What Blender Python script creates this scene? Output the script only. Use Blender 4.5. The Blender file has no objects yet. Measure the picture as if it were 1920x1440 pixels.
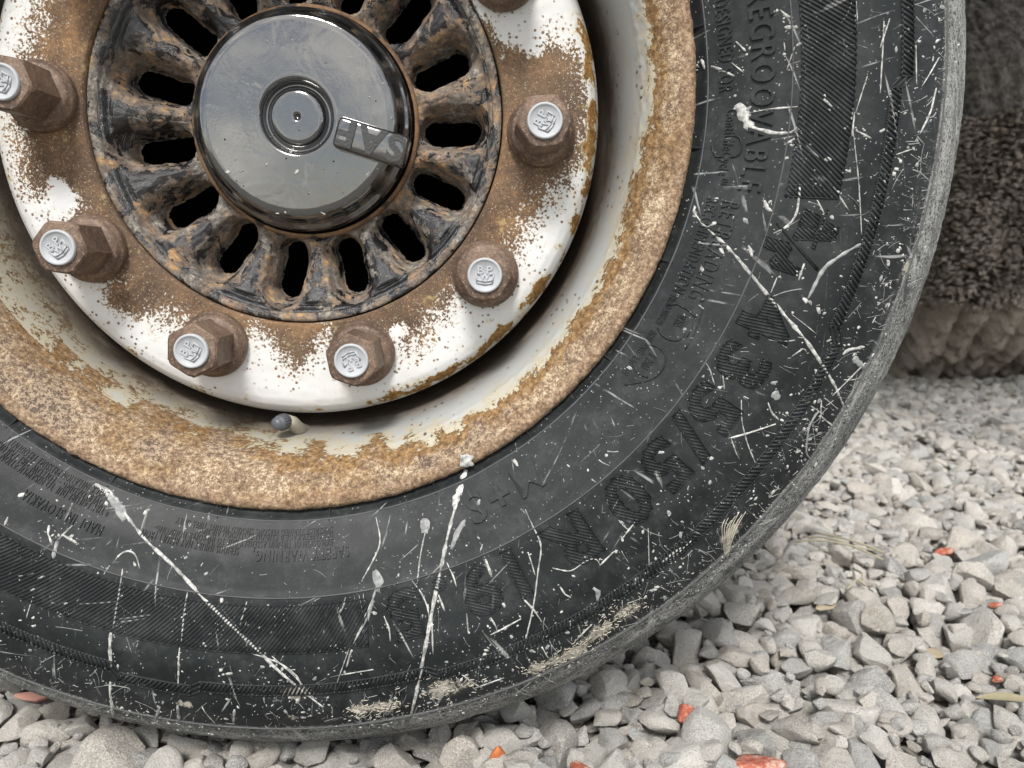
import bpy, bmesh, math, random
import numpy as np
from mathutils import Matrix, Vector
random.seed(7); rng = np.random.default_rng(7)
PI = math.pi
S = bpy.context.scene
COL = S.collection
ZC = 0.445                                   # height of the wheel centre above the gravel

# ------------------------------------------------------------------ camera
CX, CD, CZ = 0.1344, 0.5587, -0.0984
YAW, PIT, FPX = math.radians(1.344), math.radians(8.834), 1474.0
fwd = np.array([math.sin(YAW)*math.cos(PIT), math.cos(YAW)*math.cos(PIT), -math.sin(PIT)])
rgt = np.array([math.cos(YAW), -math.sin(YAW), 0.0])
dwn = np.cross(fwd, rgt)
cam = bpy.data.objects.new('camera', bpy.data.cameras.new('camera')); COL.objects.link(cam)
cam.matrix_world = Matrix(((rgt[0], -dwn[0], -fwd[0], CX), (rgt[1], -dwn[1], -fwd[1], -CD), (rgt[2], -dwn[2], -fwd[2], CZ+ZC), (0, 0, 0, 1)))
cam.data.sensor_width = 36; cam.data.lens = 36*FPX/1920
cam.data.clip_start = 0.01; cam.data.clip_end = 500
cam.data.dof.use_dof = True; cam.data.dof.focus_distance = 0.505; cam.data.dof.aperture_fstop = 11
S.camera = cam
S.view_settings.view_transform = 'Standard'; S.view_settings.look = 'None'
S.view_settings.exposure = 0.44; S.view_settings.gamma = 1.0; S.view_settings.use_curve_mapping = False

# ------------------------------------------------------------------ world and sun
SUN_EL, SUN_AZ = 47, 188                     # degrees; azimuth from +Y clockwise
W = bpy.data.worlds.new('World'); S.world = W; W.use_nodes = True
nt = W.node_tree; nt.nodes.clear()
wo = nt.nodes.new('ShaderNodeOutputWorld'); bg = nt.nodes.new('ShaderNodeBackground')
sky = nt.nodes.new('ShaderNodeTexSky'); sky.sky_type = 'NISHITA'; sky.sun_disc = False
sky.sun_elevation = math.radians(SUN_EL); sky.sun_rotation = math.radians(SUN_AZ); sky.dust_density = 1.5
tc = nt.nodes.new('ShaderNodeTexCoord'); mp = nt.nodes.new('ShaderNodeMapping'); mp.inputs['Scale'].default_value = (1, 1, 2.2)
cn = nt.nodes.new('ShaderNodeTexNoise'); cn.inputs['Scale'].default_value = 7.0; cn.inputs['Detail'].default_value = 7; cn.inputs['Roughness'].default_value = .55
cr = nt.nodes.new('ShaderNodeValToRGB'); cr.color_ramp.elements[0].position = .38; cr.color_ramp.elements[1].position = .6
c2 = nt.nodes.new('ShaderNodeValToRGB'); c2.color_ramp.elements[0].position = .42; c2.color_ramp.elements[1].position = .60
c2.color_ramp.elements[0].color = (.20, .23, .28, 1); c2.color_ramp.elements[1].color = (1.7, 1.64, 1.52, 1)
sc = nt.nodes.new('ShaderNodeVectorMath'); sc.operation = 'SCALE'; sc.inputs['Scale'].default_value = 9.5
mx = nt.nodes.new('ShaderNodeMix'); mx.data_type = 'RGBA'
L = nt.links.new
L(tc.outputs['Generated'], mp.inputs[0]); L(mp.outputs[0], cn.inputs['Vector']); L(cn.outputs['Fac'], cr.inputs[0])
L(cn.outputs['Fac'], c2.inputs[0]); L(c2.outputs[0], sc.inputs[0])
L(cr.outputs[0], mx.inputs[0]); L(sky.outputs[0], mx.inputs[6]); L(sc.outputs[0], mx.inputs[7])
L(mx.outputs[2], bg.inputs[0]); bg.inputs[1].default_value = 0.115; L(bg.outputs[0], wo.inputs[0])
sun = bpy.data.objects.new('sun', bpy.data.lights.new('sun', 'SUN')); COL.objects.link(sun)
sun.data.energy = 2.9; sun.data.angle = math.radians(14); sun.data.color = (1, .965, .92)
el, az = math.radians(SUN_EL), math.radians(SUN_AZ)
sd = Vector((math.sin(az)*math.cos(el), math.cos(az)*math.cos(el), math.sin(el)))
sun.rotation_euler = sd.to_track_quat('Z', 'Y').to_euler()

# ------------------------------------------------------------------ helpers: objects
def tag(o, label=None, cat=None, group=None, kind=None):
    if label: o['label'] = label
    if cat: o['category'] = cat
    if group: o['group'] = group
    if kind: o['kind'] = kind
    return o
def empty(name, loc):
    o = bpy.data.objects.new(name, None); o.empty_display_size = .05; COL.objects.link(o); o.location = loc; return o
def link(name, me, mat=None, parent=None, loc=(0, 0, 0), smooth=True):
    if mat is not None and not me.materials: me.materials.append(mat)
    if smooth and len(me.polygons): me.polygons.foreach_set('use_smooth', np.ones(len(me.polygons), bool))
    o = bpy.data.objects.new(name, me); COL.objects.link(o); o.location = loc
    if parent is not None: o.parent = parent
    return o
def mesh_np(name, V, F):
    """V (n,3), F (m,3|4) arrays -> mesh, fast"""
    V = np.asarray(V, np.float32); F = np.asarray(F, np.int32); k = F.shape[1]
    me = bpy.data.meshes.new(name); me.vertices.add(len(V)); me.vertices.foreach_set('co', V.ravel())
    me.loops.add(F.size); me.loops.foreach_set('vertex_index', F.ravel())
    me.polygons.add(len(F)); me.polygons.foreach_set('loop_start', np.arange(0, F.size, k, dtype=np.int32))
    me.polygons.foreach_set('loop_total', np.full(len(F), k, np.int32))
    me.update(calc_edges=True); me.validate(); return me
def attr(me, name, vals):
    a = me.attributes.new(name, 'FLOAT', 'POINT'); a.data.foreach_set('value', np.asarray(vals, np.float32))
def attrc(me, name, vals):
    a = me.attributes.new(name, 'FLOAT_COLOR', 'POINT'); v = np.ones((len(vals), 4), np.float32); v[:, :3] = vals
    a.data.foreach_set('color', v.ravel())
def noise2(x, y, seed=0, octv=4, rough=.5):
    """cheap smooth value noise on arrays"""
    x = np.asarray(x, float); y = np.asarray(y, float); out = 0; amp = 1; tot = 0
    for o in range(octv):
        xi = np.floor(x).astype(np.int64); yi = np.floor(y).astype(np.int64); fx = x-xi; fy = y-yi
        fx = fx*fx*(3-2*fx); fy = fy*fy*(3-2*fy)
        def h(a, b):
            n = (a*374761393 + b*668265263 + (seed+o)*1442695041) & 0xffffffff
            n = ((n ^ (n >> 13))*1274126177) & 0xffffffff
            return ((n ^ (n >> 16)) & 0xffff)/65535.
        v = (h(xi, yi)*(1-fx)+h(xi+1, yi)*fx)*(1-fy)+(h(xi, yi+1)*(1-fx)+h(xi+1, yi+1)*fx)*fy
        out = out+amp*v; tot += amp; amp *= rough; x = x*2.03+11.7; y = y*2.03+5.3
    return out/tot
def sstep(a, b, x):
    t = np.clip((x-a)/(b-a), 0, 1); return t*t*(3-2*t)

# ------------------------------------------------------------------ helpers: materials
class Mat:
    def __init__(s, name):
        s.m = bpy.data.materials.new(name); s.m.use_nodes = True; s.t = s.m.node_tree; s.t.nodes.clear()
        s.out = s.n('ShaderNodeOutputMaterial'); s.b = s.n('ShaderNodeBsdfPrincipled'); s.l(s.b.outputs[0], s.out.inputs[0])
        s.co = s.n('ShaderNodeTexCoord').outputs['Object']
    def n(s, k): return s.t.nodes.new(k)
    def l(s, a, b): s.t.links.new(a, b)
    def put(s, sock, v):
        if hasattr(v, 'is_linked') or hasattr(v, 'links'): s.l(v, sock)
        elif isinstance(v, tuple): sock.default_value = v if len(v) == 4 or sock.type == 'VECTOR' else v+(1,)
        else: sock.default_value = v
    def attr(s, name, col=False):
        a = s.n('ShaderNodeAttribute'); a.attribute_name = name; return a.outputs['Color' if col else 'Fac']
    def noise(s, sc, det=4, rough=.55, vec=None, dist=0., col=False):
        n = s.n('ShaderNodeTexNoise'); n.inputs['Scale'].default_value = sc; n.inputs['Detail'].default_value = det
        n.inputs['Roughness'].default_value = rough; n.inputs['Distortion'].default_value = dist
        s.l(vec if vec is not None else s.co, n.inputs['Vector']); return n.outputs['Color' if col else 'Fac']
    def voro(s, sc, vec=None, feat='F1', out='Distance', rnd=1.):
        n = s.n('ShaderNodeTexVoronoi'); n.feature = feat; n.inputs['Scale'].default_value = sc; n.inputs['Randomness'].default_value = rnd
        s.l(vec if vec is not None else s.co, n.inputs['Vector']); return n.outputs[out]
    def math(s, op, a, b=0., c=0., clamp=False):
        n = s.n('ShaderNodeMath'); n.operation = op; n.use_clamp = clamp
        s.put(n.inputs[0], a); s.put(n.inputs[1], b); s.put(n.inputs[2], c); return n.outputs[0]
    def rng(s, x, a, b, c=0., d=1., smooth=True):
        n = s.n('ShaderNodeMapRange'); n.interpolation_type = 'SMOOTHSTEP' if smooth else 'LINEAR'; n.clamp = True
        s.put(n.inputs[0], x)
        for i, v in zip((1, 2, 3, 4), (a, b, c, d)): s.put(n.inputs[i], v)
        return n.outputs[0]
    def mix(s, f, a, b):
        n = s.n('ShaderNodeMix'); n.data_type = 'RGBA'; s.put(n.inputs[0], f); s.put(n.inputs[6], a); s.put(n.inputs[7], b); return n.outputs[2]
    def ramp(s, f, stops):
        n = s.n('ShaderNodeValToRGB'); e = n.color_ramp.elements
        while len(e) < len(stops): e.new(.5)
        for i, (p, c) in enumerate(stops): e[i].position = p; e[i].color = tuple(c)+(1,)
        s.l(f, n.inputs[0]); return n.outputs[0]
    def scale(s, v):
        n = s.n('ShaderNodeMapping'); n.inputs['Scale'].default_value = v; s.l(s.co, n.inputs[0]); return n.outputs[0]
    def polar(s):
        """(theta*0.35, radius, depth) round the wheel axis, in metres"""
        x = s.n('ShaderNodeSeparateXYZ'); s.l(s.co, x.inputs[0])
        th = s.math('ARCTAN2', x.outputs[2], x.outputs[0]); r = s.math('SQRT', s.math('ADD', s.math('MULTIPLY', x.outputs[0], x.outputs[0]), s.math('MULTIPLY', x.outputs[2], x.outputs[2])))
        c = s.n('ShaderNodeCombineXYZ'); s.l(s.math('MULTIPLY', th, .35), c.inputs[0]); s.l(r, c.inputs[1]); s.l(x.outputs[1], c.inputs[2])
        return c.outputs[0], r, th, x.outputs[1]
    def vscale(s, vec, v):
        n = s.n('ShaderNodeMapping'); n.inputs['Scale'].default_value = v; s.l(vec, n.inputs[0]); return n.outputs[0]
    def bump(s, h, strength, dist=.001, prev=None):
        n = s.n('ShaderNodeBump'); n.inputs['Strength'].default_value = strength; n.inputs['Distance'].default_value = dist
        s.l(h, n.inputs['Height'])
        if prev is not None: s.l(prev, n.inputs['Normal'])
        return n.outputs[0]
    def done(s, col, rough=.6, nrm=None, metal=0., spec=None, coat=None):
        s.put(s.b.inputs['Base Color'], col); s.put(s.b.inputs['Roughness'], rough); s.put(s.b.inputs['Metallic'], metal)
        if nrm is not None: s.l(nrm, s.b.inputs['Normal'])
        if spec is not None: s.put(s.b.inputs['Specular IOR Level'], spec)
        if coat is not None: s.put(s.b.inputs['Coat Weight'], coat); s.b.inputs['Coat Roughness'].default_value = .05
        return s.m

def rust_color(m, sc=1., dark=(.045, .026, .018), mid=(.16, .085, .045), hi=(.33, .17, .07)):
    a = m.noise(38*sc, 8, .72); b = m.noise(420*sc, 5, .75); c = m.noise(12*sc, 3, .5)
    f = m.math('ADD', m.math('MULTIPLY', a, .62), m.math('MULTIPLY', b, .38))
    return m.ramp(m.math('ADD', f, m.math('MULTIPLY', m.math('SUBTRACT', c, .5), .4)), [(.34, dark), (.50, mid), (.66, hi)]), b, a

def mat_disc():
    m = Mat('rusted_white_paint')
    rc, nb, na = rust_color(m, 1., (.045, .029, .022), (.135, .082, .048), (.34, .19, .08))
    rc = m.mix(m.math('MULTIPLY', m.rng(m.noise(9, 5, .65), .42, .62), .55), rc, m.mix(nb, (.07, .047, .034), (.19, .135, .092)))
    crm = m.mix(m.rng(m.noise(900, 3, .7), .60, .68), rc, (.50, .42, .31))
    f = m.attr('rust')
    n1 = m.noise(95, 8, .78); n2 = m.noise(520, 4, .7)
    tot = m.math('ADD', f, m.math('ADD', m.math('MULTIPLY', m.math('SUBTRACT', n1, .5), 1.0), m.math('MULTIPLY', m.math('SUBTRACT', n2, .5), 1.75)))
    mask = m.rng(tot, .485, .525)
    halo = m.rng(tot, .30, .5)
    sp = m.voro(230); spm = m.rng(m.math('ADD', sp, m.math('MULTIPLY', m.noise(700, 2), .12)), .26, .33, 1., 0.); gate = m.rng(m.math('ADD', m.math('MULTIPLY', m.noise(55, 4, .7), 1.3), m.math('MULTIPLY', f, .55)), .55, .74)
    spm = m.math('MULTIPLY', spm, gate)
    white = m.mix(m.noise(20, 3), (.58, .59, .60), (.68, .68, .67))
    white = m.mix(m.math('MULTIPLY', m.rng(m.noise(24, 6, .65), .42, .7), .30), white, (.60, .58, .52))
    white = m.mix(m.math('MULTIPLY', halo, .5), white, (.60, .51, .36))
    white = m.mix(spm, white, m.mix(m.rng(m.noise(200), .45, .55), (.20, .11, .055), (.13, .11, .09)))
    lf = m.attr('lip')                                    # orange rust blisters along the rolled edge
    lt = m.math('ADD', lf, m.math('ADD', m.math('MULTIPLY', m.math('SUBTRACT', m.noise(62, 5, .65), .5), 2.1), m.math('MULTIPLY', m.math('SUBTRACT', m.noise(300, 3, .6), .5), .4)))
    lm = m.rng(lt, .5, .57); lh = m.rng(lt, .33, .52)
    orange = m.ramp(m.noise(260, 6, .7), [(.35, (.10, .05, .016)), (.5, (.24, .125, .035)), (.68, (.42, .26, .10))])
    col = m.mix(mask, white, crm)
    col = m.mix(m.math('MULTIPLY', lh, .45), col, (.52, .43, .20)); col = m.mix(lm, col, orange)
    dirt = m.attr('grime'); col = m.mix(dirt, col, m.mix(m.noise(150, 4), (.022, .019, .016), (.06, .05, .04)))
    any_ = m.math('MAXIMUM', mask, lm)
    h = m.math('ADD', m.math('MULTIPLY', any_, -.35), m.math('MULTIPLY', m.math('MULTIPLY', any_, nb), .9))
    nrm = m.bump(h, .75, .0012)
    return m.done(col, m.math('ADD', m.math('MULTIPLY', any_, .42), .40), nrm, 0, .35)

def mat_rim():
    m = Mat('rusted_grey_rim_paint')
    pv, r, th, yy = m.polar()
    f = m.attr('rust')
    n1 = m.noise(70, 8, .75); n2 = m.noise(420, 4, .7)
    tot = m.math('ADD', f, m.math('ADD', m.math('MULTIPLY', m.math('SUBTRACT', n1, .5), 2.3), m.math('MULTIPLY', m.math('SUBTRACT', n2, .5), 1.1)))
    mask = m.rng(tot, .47, .53); heavy = m.rng(tot, .75, 1.25); halo = m.rng(tot, -.15, .5)
    orange = m.ramp(m.noise(300, 6, .7), [(.36, (.09, .05, .022)), (.5, (.22, .125, .05)), (.66, (.40, .26, .12))])
    g1 = m.math('ADD', m.math('MULTIPLY', m.noise(300, 5, .8), .62), m.math('MULTIPLY', m.noise(900, 3, .8), .38)); g2 = m.noise(60, 5, .6)
    scab = m.ramp(m.math('ADD', m.math('MULTIPLY', g1, .8), m.math('MULTIPLY', g2, .2)), [(.40, (.085, .055, .035)), (.47, (.20, .135, .085)), (.52, (.32, .23, .145)), (.58, (.62, .52, .37))])
    scab = m.mix(m.math('MULTIPLY', m.rng(m.noise(17, 5, .6), .50, .64), .7), scab, orange)
    scab = m.mix(m.rng(m.noise(25, 3), .5, .65), scab, m.mix(m.rng(g1, .45, .55), (.10, .07, .055), (.38, .29, .20)))
    lipc = m.ramp(m.noise(420, 5, .7), [(.38, (.10, .06, .038)), (.50, (.24, .155, .095)), (.62, (.46, .33, .215))])
    rcol = m.mix(heavy, orange, scab)
    rcol = m.mix(m.math('MULTIPLY', m.rng(r, .2475, .2505), .65), rcol, lipc)
    grey = m.mix(m.noise(18, 4), (.37, .395, .40), (.45, .465, .455))
    grey = m.mix(m.math('MULTIPLY', m.rng(m.noise(30, 6, .7), .45, .68), .35), grey, (.40, .36, .27))
    grey = m.mix(m.math('MULTIPLY', halo, .7), grey, (.48, .40, .24))
    sp = m.rng(m.voro(170, m.vscale(m.co, (1, .5, 1))), .16, .25, 1., 0.); sp = m.math('MULTIPLY', sp, m.rng(m.noise(40, 4, .7), .48, .58))
    grey = m.mix(sp, grey, (.10, .075, .055))
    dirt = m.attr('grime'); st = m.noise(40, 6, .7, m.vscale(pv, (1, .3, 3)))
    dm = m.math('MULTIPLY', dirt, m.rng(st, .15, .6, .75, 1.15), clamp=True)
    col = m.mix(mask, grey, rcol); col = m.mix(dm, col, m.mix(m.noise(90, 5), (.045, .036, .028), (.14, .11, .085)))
    nrm = m.bump(m.math('MULTIPLY', mask, m.math('ADD', m.math('MULTIPLY', g1, 1.), m.math('MULTIPLY', m.noise(120, 4), .6))), .85, .0015)
    return m.done(col, m.math('ADD', m.math('MULTIPLY', mask, .4), .42), nrm, 0, .35)

def mat_hub():
    m = Mat('flaking_black_cast_iron')
    n = m.noise(48, 8, .68, dist=.5); fine = m.noise(260, 7, .78); mid = m.noise(90, 6, .7)
    up = m.attr('proud')
    rust = m.ramp(m.math('ADD', m.math('MULTIPLY', mid, .5), m.math('MULTIPLY', fine, .5)), [(.36, (.06, .04, .03)), (.45, (.16, .115, .085)), (.51, (.25, .20, .155)), (.565, (.46, .25, .09)), (.62, (.62, .47, .28))])
    grey = m.ramp(fine, [(.38, (.06, .053, .047)), (.5, (.20, .178, .15)), (.62, (.48, .44, .38))])
    rust = m.mix(m.rng(m.noise(55, 4), .45, .6), rust, grey)
    t = m.math('ADD', n, m.math('ADD', m.math('MULTIPLY', m.math('SUBTRACT', fine, .5), .35), m.math('MULTIPLY', up, .10)))
    pm = m.rng(t, .53, .555)
    black = m.ramp(m.noise(120, 4), [(.4, (.006, .006, .007)), (.7, (.022, .023, .026))])
    col = m.mix(pm, rust, black)
    h = m.math('ADD', m.math('MULTIPLY', pm, .5), m.math('MULTIPLY', m.math('ADD', fine, mid), m.math('SUBTRACT', 1.1, m.math('MULTIPLY', pm, .65))))
    nrm = m.bump(h, 1., .0022)
    return m.done(col, m.math('SUBTRACT', .82, m.math('MULTIPLY', pm, .64)), nrm, 0, .9)

def mat_rust_ring():
    m = Mat('rusted_steel_ring'); c, b, a = rust_color(m, 1.2, (.07, .04, .028), (.19, .115, .065), (.34, .21, .11))
    c = m.mix(m.rng(m.noise(40, 4), .56, .62), c, (.04, .036, .033))
    return m.done(c, .82, m.bump(b, .8, .0012), 0, .3)

def mat_nut():
    m = Mat('rusted_nut_steel')
    c, b, a = rust_color(m, 1.3, (.045, .027, .020), (.115, .073, .052), (.26, .18, .125))
    c = m.mix(m.rng(m.noise(130, 6, .8, m.scale((1, .25, 1))), .6, .7), c, (.34, .27, .19))
    dk = m.rng(m.noise(45, 3), .55, .7); c = m.mix(m.math('MULTIPLY', dk, .6), c, (.05, .03, .024)); c = m.mix(m.math('MULTIPLY', m.rng(m.noise(500, 4, .8), .56, .62), .5), c, (.40, .31, .22))
    return m.done(c, .58, m.bump(m.math('ADD', b, m.noise(160, 4)), .35, .0006), .12, .5)

def mat_cap():
    m = Mat('glossy_black_plastic')
    spk = m.rng(m.voro(150), .07, .11, 1., 0.); spk = m.math('MULTIPLY', spk, m.rng(m.noise(14, 2), .42, .6))
    dust = m.rng(m.noise(26, 6, .7), .42, .8)
    col = m.mix(m.math('MULTIPLY', dust, .3), (.006, .007, .008), (.05, .05, .05))
    col = m.mix(m.math('MULTIPLY', spk, .8), col, (.006, .006, .006)); m.l(m.math('SUBTRACT', 1., spk), m.b.inputs['Coat Weight'])
    sp2 = m.rng(m.voro(70), .03, .05, 1., 0.); col = m.mix(m.math('MULTIPLY', sp2, m.rng(m.noise(20), .52, .6)), col, (.5, .48, .42))
    h = m.math('ADD', m.math('MULTIPLY', m.noise(30, 3, .5, dist=.8), .8), m.math('MULTIPLY', spk, .35))
    nrm = m.bump(h, .5, .0016)
    nrm = m.bump(m.noise(500, 3, .6), .10, .0005, nrm)
    m.b.inputs['IOR'].default_value = 1.75; m.b.inputs['Coat IOR'].default_value = 1.5
    return m.done(col, m.math('ADD', m.math('MULTIPLY', spk, .6), m.math('ADD', .07, m.math('MULTIPLY', dust, .20))), nrm, 0, m.math('MULTIPLY', m.math('SUBTRACT', 1., spk), .9))

def rubber(name, tread=False):
    m = Mat(name)
    pv, r, th, yy = m.polar()
    dust = m.attr('dust') if not tread else m.math('ADD', 0., .5)
    cl = m.noise(16, 6, .65); fine = m.noise(700, 4, .7)
    base = m.mix(m.rng(cl, .3, .7), (.007, .009, .010), (.015, .018, .019))
    base = m.mix(m.math('MULTIPLY', m.rng(m.noise(60, 6, .75), .42, .75), .22), base, (.13, .135, .14))
    scuff = m.noise(60, 9, .78, m.vscale(pv, (.5, 2.6, 2.6)), dist=.3)
    scuff2 = m.noise(260, 6, .75)
    t = m.math('ADD', dust, m.math('ADD', m.math('MULTIPLY', m.math('SUBTRACT', scuff, .5), 1.5), m.math('MULTIPLY', m.math('SUBTRACT', scuff2, .5), .8)))
    dm = m.rng(t, .42, .95)
    dcol = m.ramp(m.noise(45, 6, .7, m.vscale(pv, (.6, 2, 2))), [(.34, (.07, .073, .073)), (.5, (.17, .175, .17)), (.66, (.36, .36, .345))])
    dcol = m.mix(m.rng(m.noise(850, 4, .8), .53, .62), dcol, (.50, .50, .48)); dcol = m.mix(m.rng(m.noise(500, 4, .8), .48, .40), dcol, (.03, .031, .031)); dcol = m.mix(m.math('MULTIPLY', m.rng(m.noise(55, 6, .7), .56, .64), .7), dcol, (.035, .037, .038))
    col = m.mix(m.math('MULTIPLY', dm, .9), base, dcol)
    mud = m.attr('mud')
    mt = m.math('ADD', mud, m.math('ADD', m.math('MULTIPLY', m.math('SUBTRACT', m.noise(380, 5, .8, m.vscale(m.co, (1, 1, .6))), .5), 1.6), m.math('MULTIPLY', m.math('SUBTRACT', m.noise(50, 4), .5), .9)))
    mm = m.math('MULTIPLY', m.rng(mt, .5, .8), .85)
    col = m.mix(mm, col, m.mix(m.noise(300, 4), (.26, .235, .19), (.55, .52, .45)))
    # fine dried specks
    v1 = m.rng(m.voro(330), .10, .17, 1., 0.); v1 = m.math('MULTIPLY', v1, m.rng(m.noise(26, 5, .7), .46, .60))
    col = m.mix(m.math('MULTIPLY', v1, .75), col, (.42, .43, .42))
    # hairline abrasions: long in one direction, broken up by patches
    for vs, a0, a1, g in [((9, 330, 1), .655, .70, 31), ((240, 13, 1), .665, .71, 47), ((150, 20, 1), .665, .71, 23)]:
        mp_ = m.n('ShaderNodeMapping'); mp_.inputs['Rotation'].default_value = (0, 0, {31: .35, 47: .25, 23: -.5}[g]); m.l(pv, mp_.inputs[0])
        hl = m.rng(m.noise(1., 3, .5, m.vscale(mp_.outputs[0], vs)), a0, a1); hl = m.math('MULTIPLY', hl, m.rng(m.math('ADD', m.noise(g, 4, .6), m.math('MULTIPLY', dust, .2)), .48, .62))
        col = m.mix(m.math('MULTIPLY', hl, .7), col, (.36, .365, .36))
    nrm = m.bump(m.math('ADD', m.math('MULTIPLY', fine, .25), m.math('ADD', m.math('MULTIPLY', dm, .5), m.math('MULTIPLY', mm, .9))), .5, .0008)
    return m.done(col, m.math('ADD', .52, m.math('MULTIPLY', m.math('MAXIMUM', dm, mm), .35)), nrm, 0, .30)

def mat_paint(name, c1, c2):
    m = Mat(name); f = m.noise(240, 5, .7)
    return m.done(m.mix(m.rng(f, .35, .65), c1, c2), .6, m.bump(m.noise(500, 3), .5, .0005), 0, .35)

def mat_stone(name, per_object):
    m = Mat(name)
    pal = [(.0, (.45, .405, .345)), (.14, (.64, .62, .575)), (.28, (.44, .46, .465)), (.44, (.74, .70, .63)), (.56, (.50, .505, .50)), (.66, (.27, .28, .285)), (.78, (.58, .52, .45)), (1., (.82, .80, .755))]
    if per_object:
        rnd = m.n('ShaderNodeObjectInfo').outputs['Random']
        off = m.n('ShaderNodeVectorMath'); off.operation = 'ADD'; m.l(m.co, off.inputs[0])
        cc = m.n('ShaderNodeCombineXYZ'); m.l(m.math('MULTIPLY', rnd, 37.), cc.inputs[0]); m.l(cc.outputs[0], off.inputs[1]); m.co = off.outputs[0]
    else: rnd = m.attr('tint')
    base = m.ramp(rnd, pal)
    k = 1. 
    n1 = m.noise(75*k, 8, .7); n2 = m.noise(900*k, 4, .75); vn = m.noise(60*k, 6, .6, m.scale((1, .35, 2.6)), dist=1.2)
    col = m.mix(m.rng(n1, .3, .7), base, m.mix(.5, base, (.78, .75, .68)))
    col = m.mix(m.math('MULTIPLY', m.rng(n1, .43, .30), .3 if per_object else .45), col, (.26, .24, .21))
    col = m.mix(m.math('MULTIPLY', m.rng(n2, .52, .63), .55), col, (.20, .18, .155))
    col = m.mix(m.math('MULTIPLY', m.rng(n2, .48, .38), .75), col, (.84, .82, .77))
    col = m.mix(m.math('MULTIPLY', m.rng(vn, .54, .60), .5), col, (.62, .61, .58))
    nrm = m.bump(m.math('ADD', m.math('MULTIPLY', n1, 2.), m.math('MULTIPLY', n2, .8)), 1., .0034)
    return m.done(col, .85, nrm, 0, .25)

def simple(name, col, rough=.6, metal=0., bsc=None, spec=.5):
    m = Mat(name)
    return m.done(m.mix(m.noise(120, 5), col, tuple(c*.7 for c in col)), rough, m.bump(m.noise(bsc or 300, 4), .4, .0008), metal, spec)

MD, MR, MH, MRR, MN, MC = mat_disc(), mat_rim(), mat_hub(), mat_rust_ring(), mat_nut(), mat_cap()
MT = rubber('scuffed_black_rubber')
MWP = mat_paint('dried_white_splatter', (.17, .175, .17), (.58, .58, .55)); MGP = mat_paint('thin_grey_splatter', (.17, .18, .18), (.34, .35, .34))
MBP = mat_paint('dried_beige_mud', (.34, .31, .25), (.58, .54, .45))
MSO, MSA = mat_stone('gravel_stone_single', True), mat_stone('gravel_stone_mass', False)

# ------------------------------------------------------------------ profiles round the wheel axis
def smooth_profile(pts, n=1600, sig=.004):
    p = np.array(pts, float); s = np.r_[0, np.cumsum(np.hypot(*np.diff(p, axis=0).T))]
    t = np.linspace(0, s[-1], n); r = np.interp(t, s, p[:, 0]); z = np.interp(t, s, p[:, 1])
    k = max(1, int(sig/(s[-1]/n))); w = np.hanning(2*k+3); w /= w.sum(); pad = k+1
    def f(a):
        b = np.r_[2*a[0]-a[pad:0:-1], a, 2*a[-1]-a[-2:-pad-2:-1]]; return np.convolve(b, w, 'valid')
    return t, f(r), f(z)
def revolve(name, r, z, nth, th0=0, th1=2*PI, dr=None):
    """surface of revolution; r,z arrays; returns mesh, R, TH (flattened [ring][theta])"""
    closed = abs(th1-th0-2*PI) < 1e-6
    th = np.linspace(th0, th1, nth, endpoint=not closed)
    R, T = np.meshgrid(r, th, indexing='ij'); Z, _ = np.meshgrid(z, th, indexing='ij')
    if dr is not None: R, Z = dr(R, T, Z)
    V = np.stack([R*np.cos(T), -Z, R*np.sin(T)], -1).reshape(-1, 3)
    i = np.arange(len(r)-1)[:, None]; j = np.arange(nth if closed else nth-1)[None]
    j2 = (j+1) % nth; a = i*nth+j; b = i*nth+j2; c = (i+1)*nth+j2; d = (i+1)*nth+j
    F = np.stack([a, d, c, b], -1).reshape(-1, 4)
    return mesh_np(name, V, F), R.ravel(), T.ravel(), Z.ravel()

TPR = [(.236, .030), (.247, .048), (.256, .058), (.268, .070), (.285, .080), (.31, .090), (.35, .096), (.385, .090), (.402, .081), (.415, .072), (.430, .056), (.439, .036), (.446, .012), (.451, -.03), (.4545, -.10), (.456, -.17)]
tt, tr, tz = smooth_profile(TPR, 2400, .006)
front = slice(0, int(np.searchsorted(tz*-1, .02)))   # monotone in r for the visible sidewall
def zof(r): return np.interp(r, tr, tz)
def nof(r):
    e = 5e-4; s = (zof(r+e)-zof(r-e))/(2*e); k = 1/np.sqrt(1+s*s); return -s*k, k     # outward normal (radial, out)
def surf(r, th, off=0.):
    r = np.asarray(r, float); a, b = nof(r); rr = r+a*off; zz = zof(r)+b*off
    return np.stack([rr*np.cos(th), -zz, rr*np.sin(th)], -1)
def hit(px, py, zc=None):
    """where the sidewall (or a plane at depth zc) lies behind a point of the photograph"""
    d = rgt*(px-960)/FPX+dwn*(py-720)/FPX+fwd; o = np.array([CX, -CD, CZ]); z = .06 if zc is None else zc
    for _ in range(25):
        p = o+d*((-z-o[1])/d[1]); r = math.hypot(p[0], p[2]); z = float(zof(min(r, .445))) if zc is None else zc
    return r, math.atan2(p[2], p[0])

def at(px, py, z):
    d = rgt*(px-960)/FPX+dwn*(py-720)/FPX+fwd; o = np.array([CX, -CD, CZ]); p = o+d*((-z-o[1])/d[1]); return Vector(p)
# ------------------------------------------------------------------ the wheel
wheel = empty('truck_wheel', (0, 0, 0))
tag(wheel, 'rusty white truck wheel with scuffed black tyre filling the foreground', 'wheel')
O = (0, 0, ZC)

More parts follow.
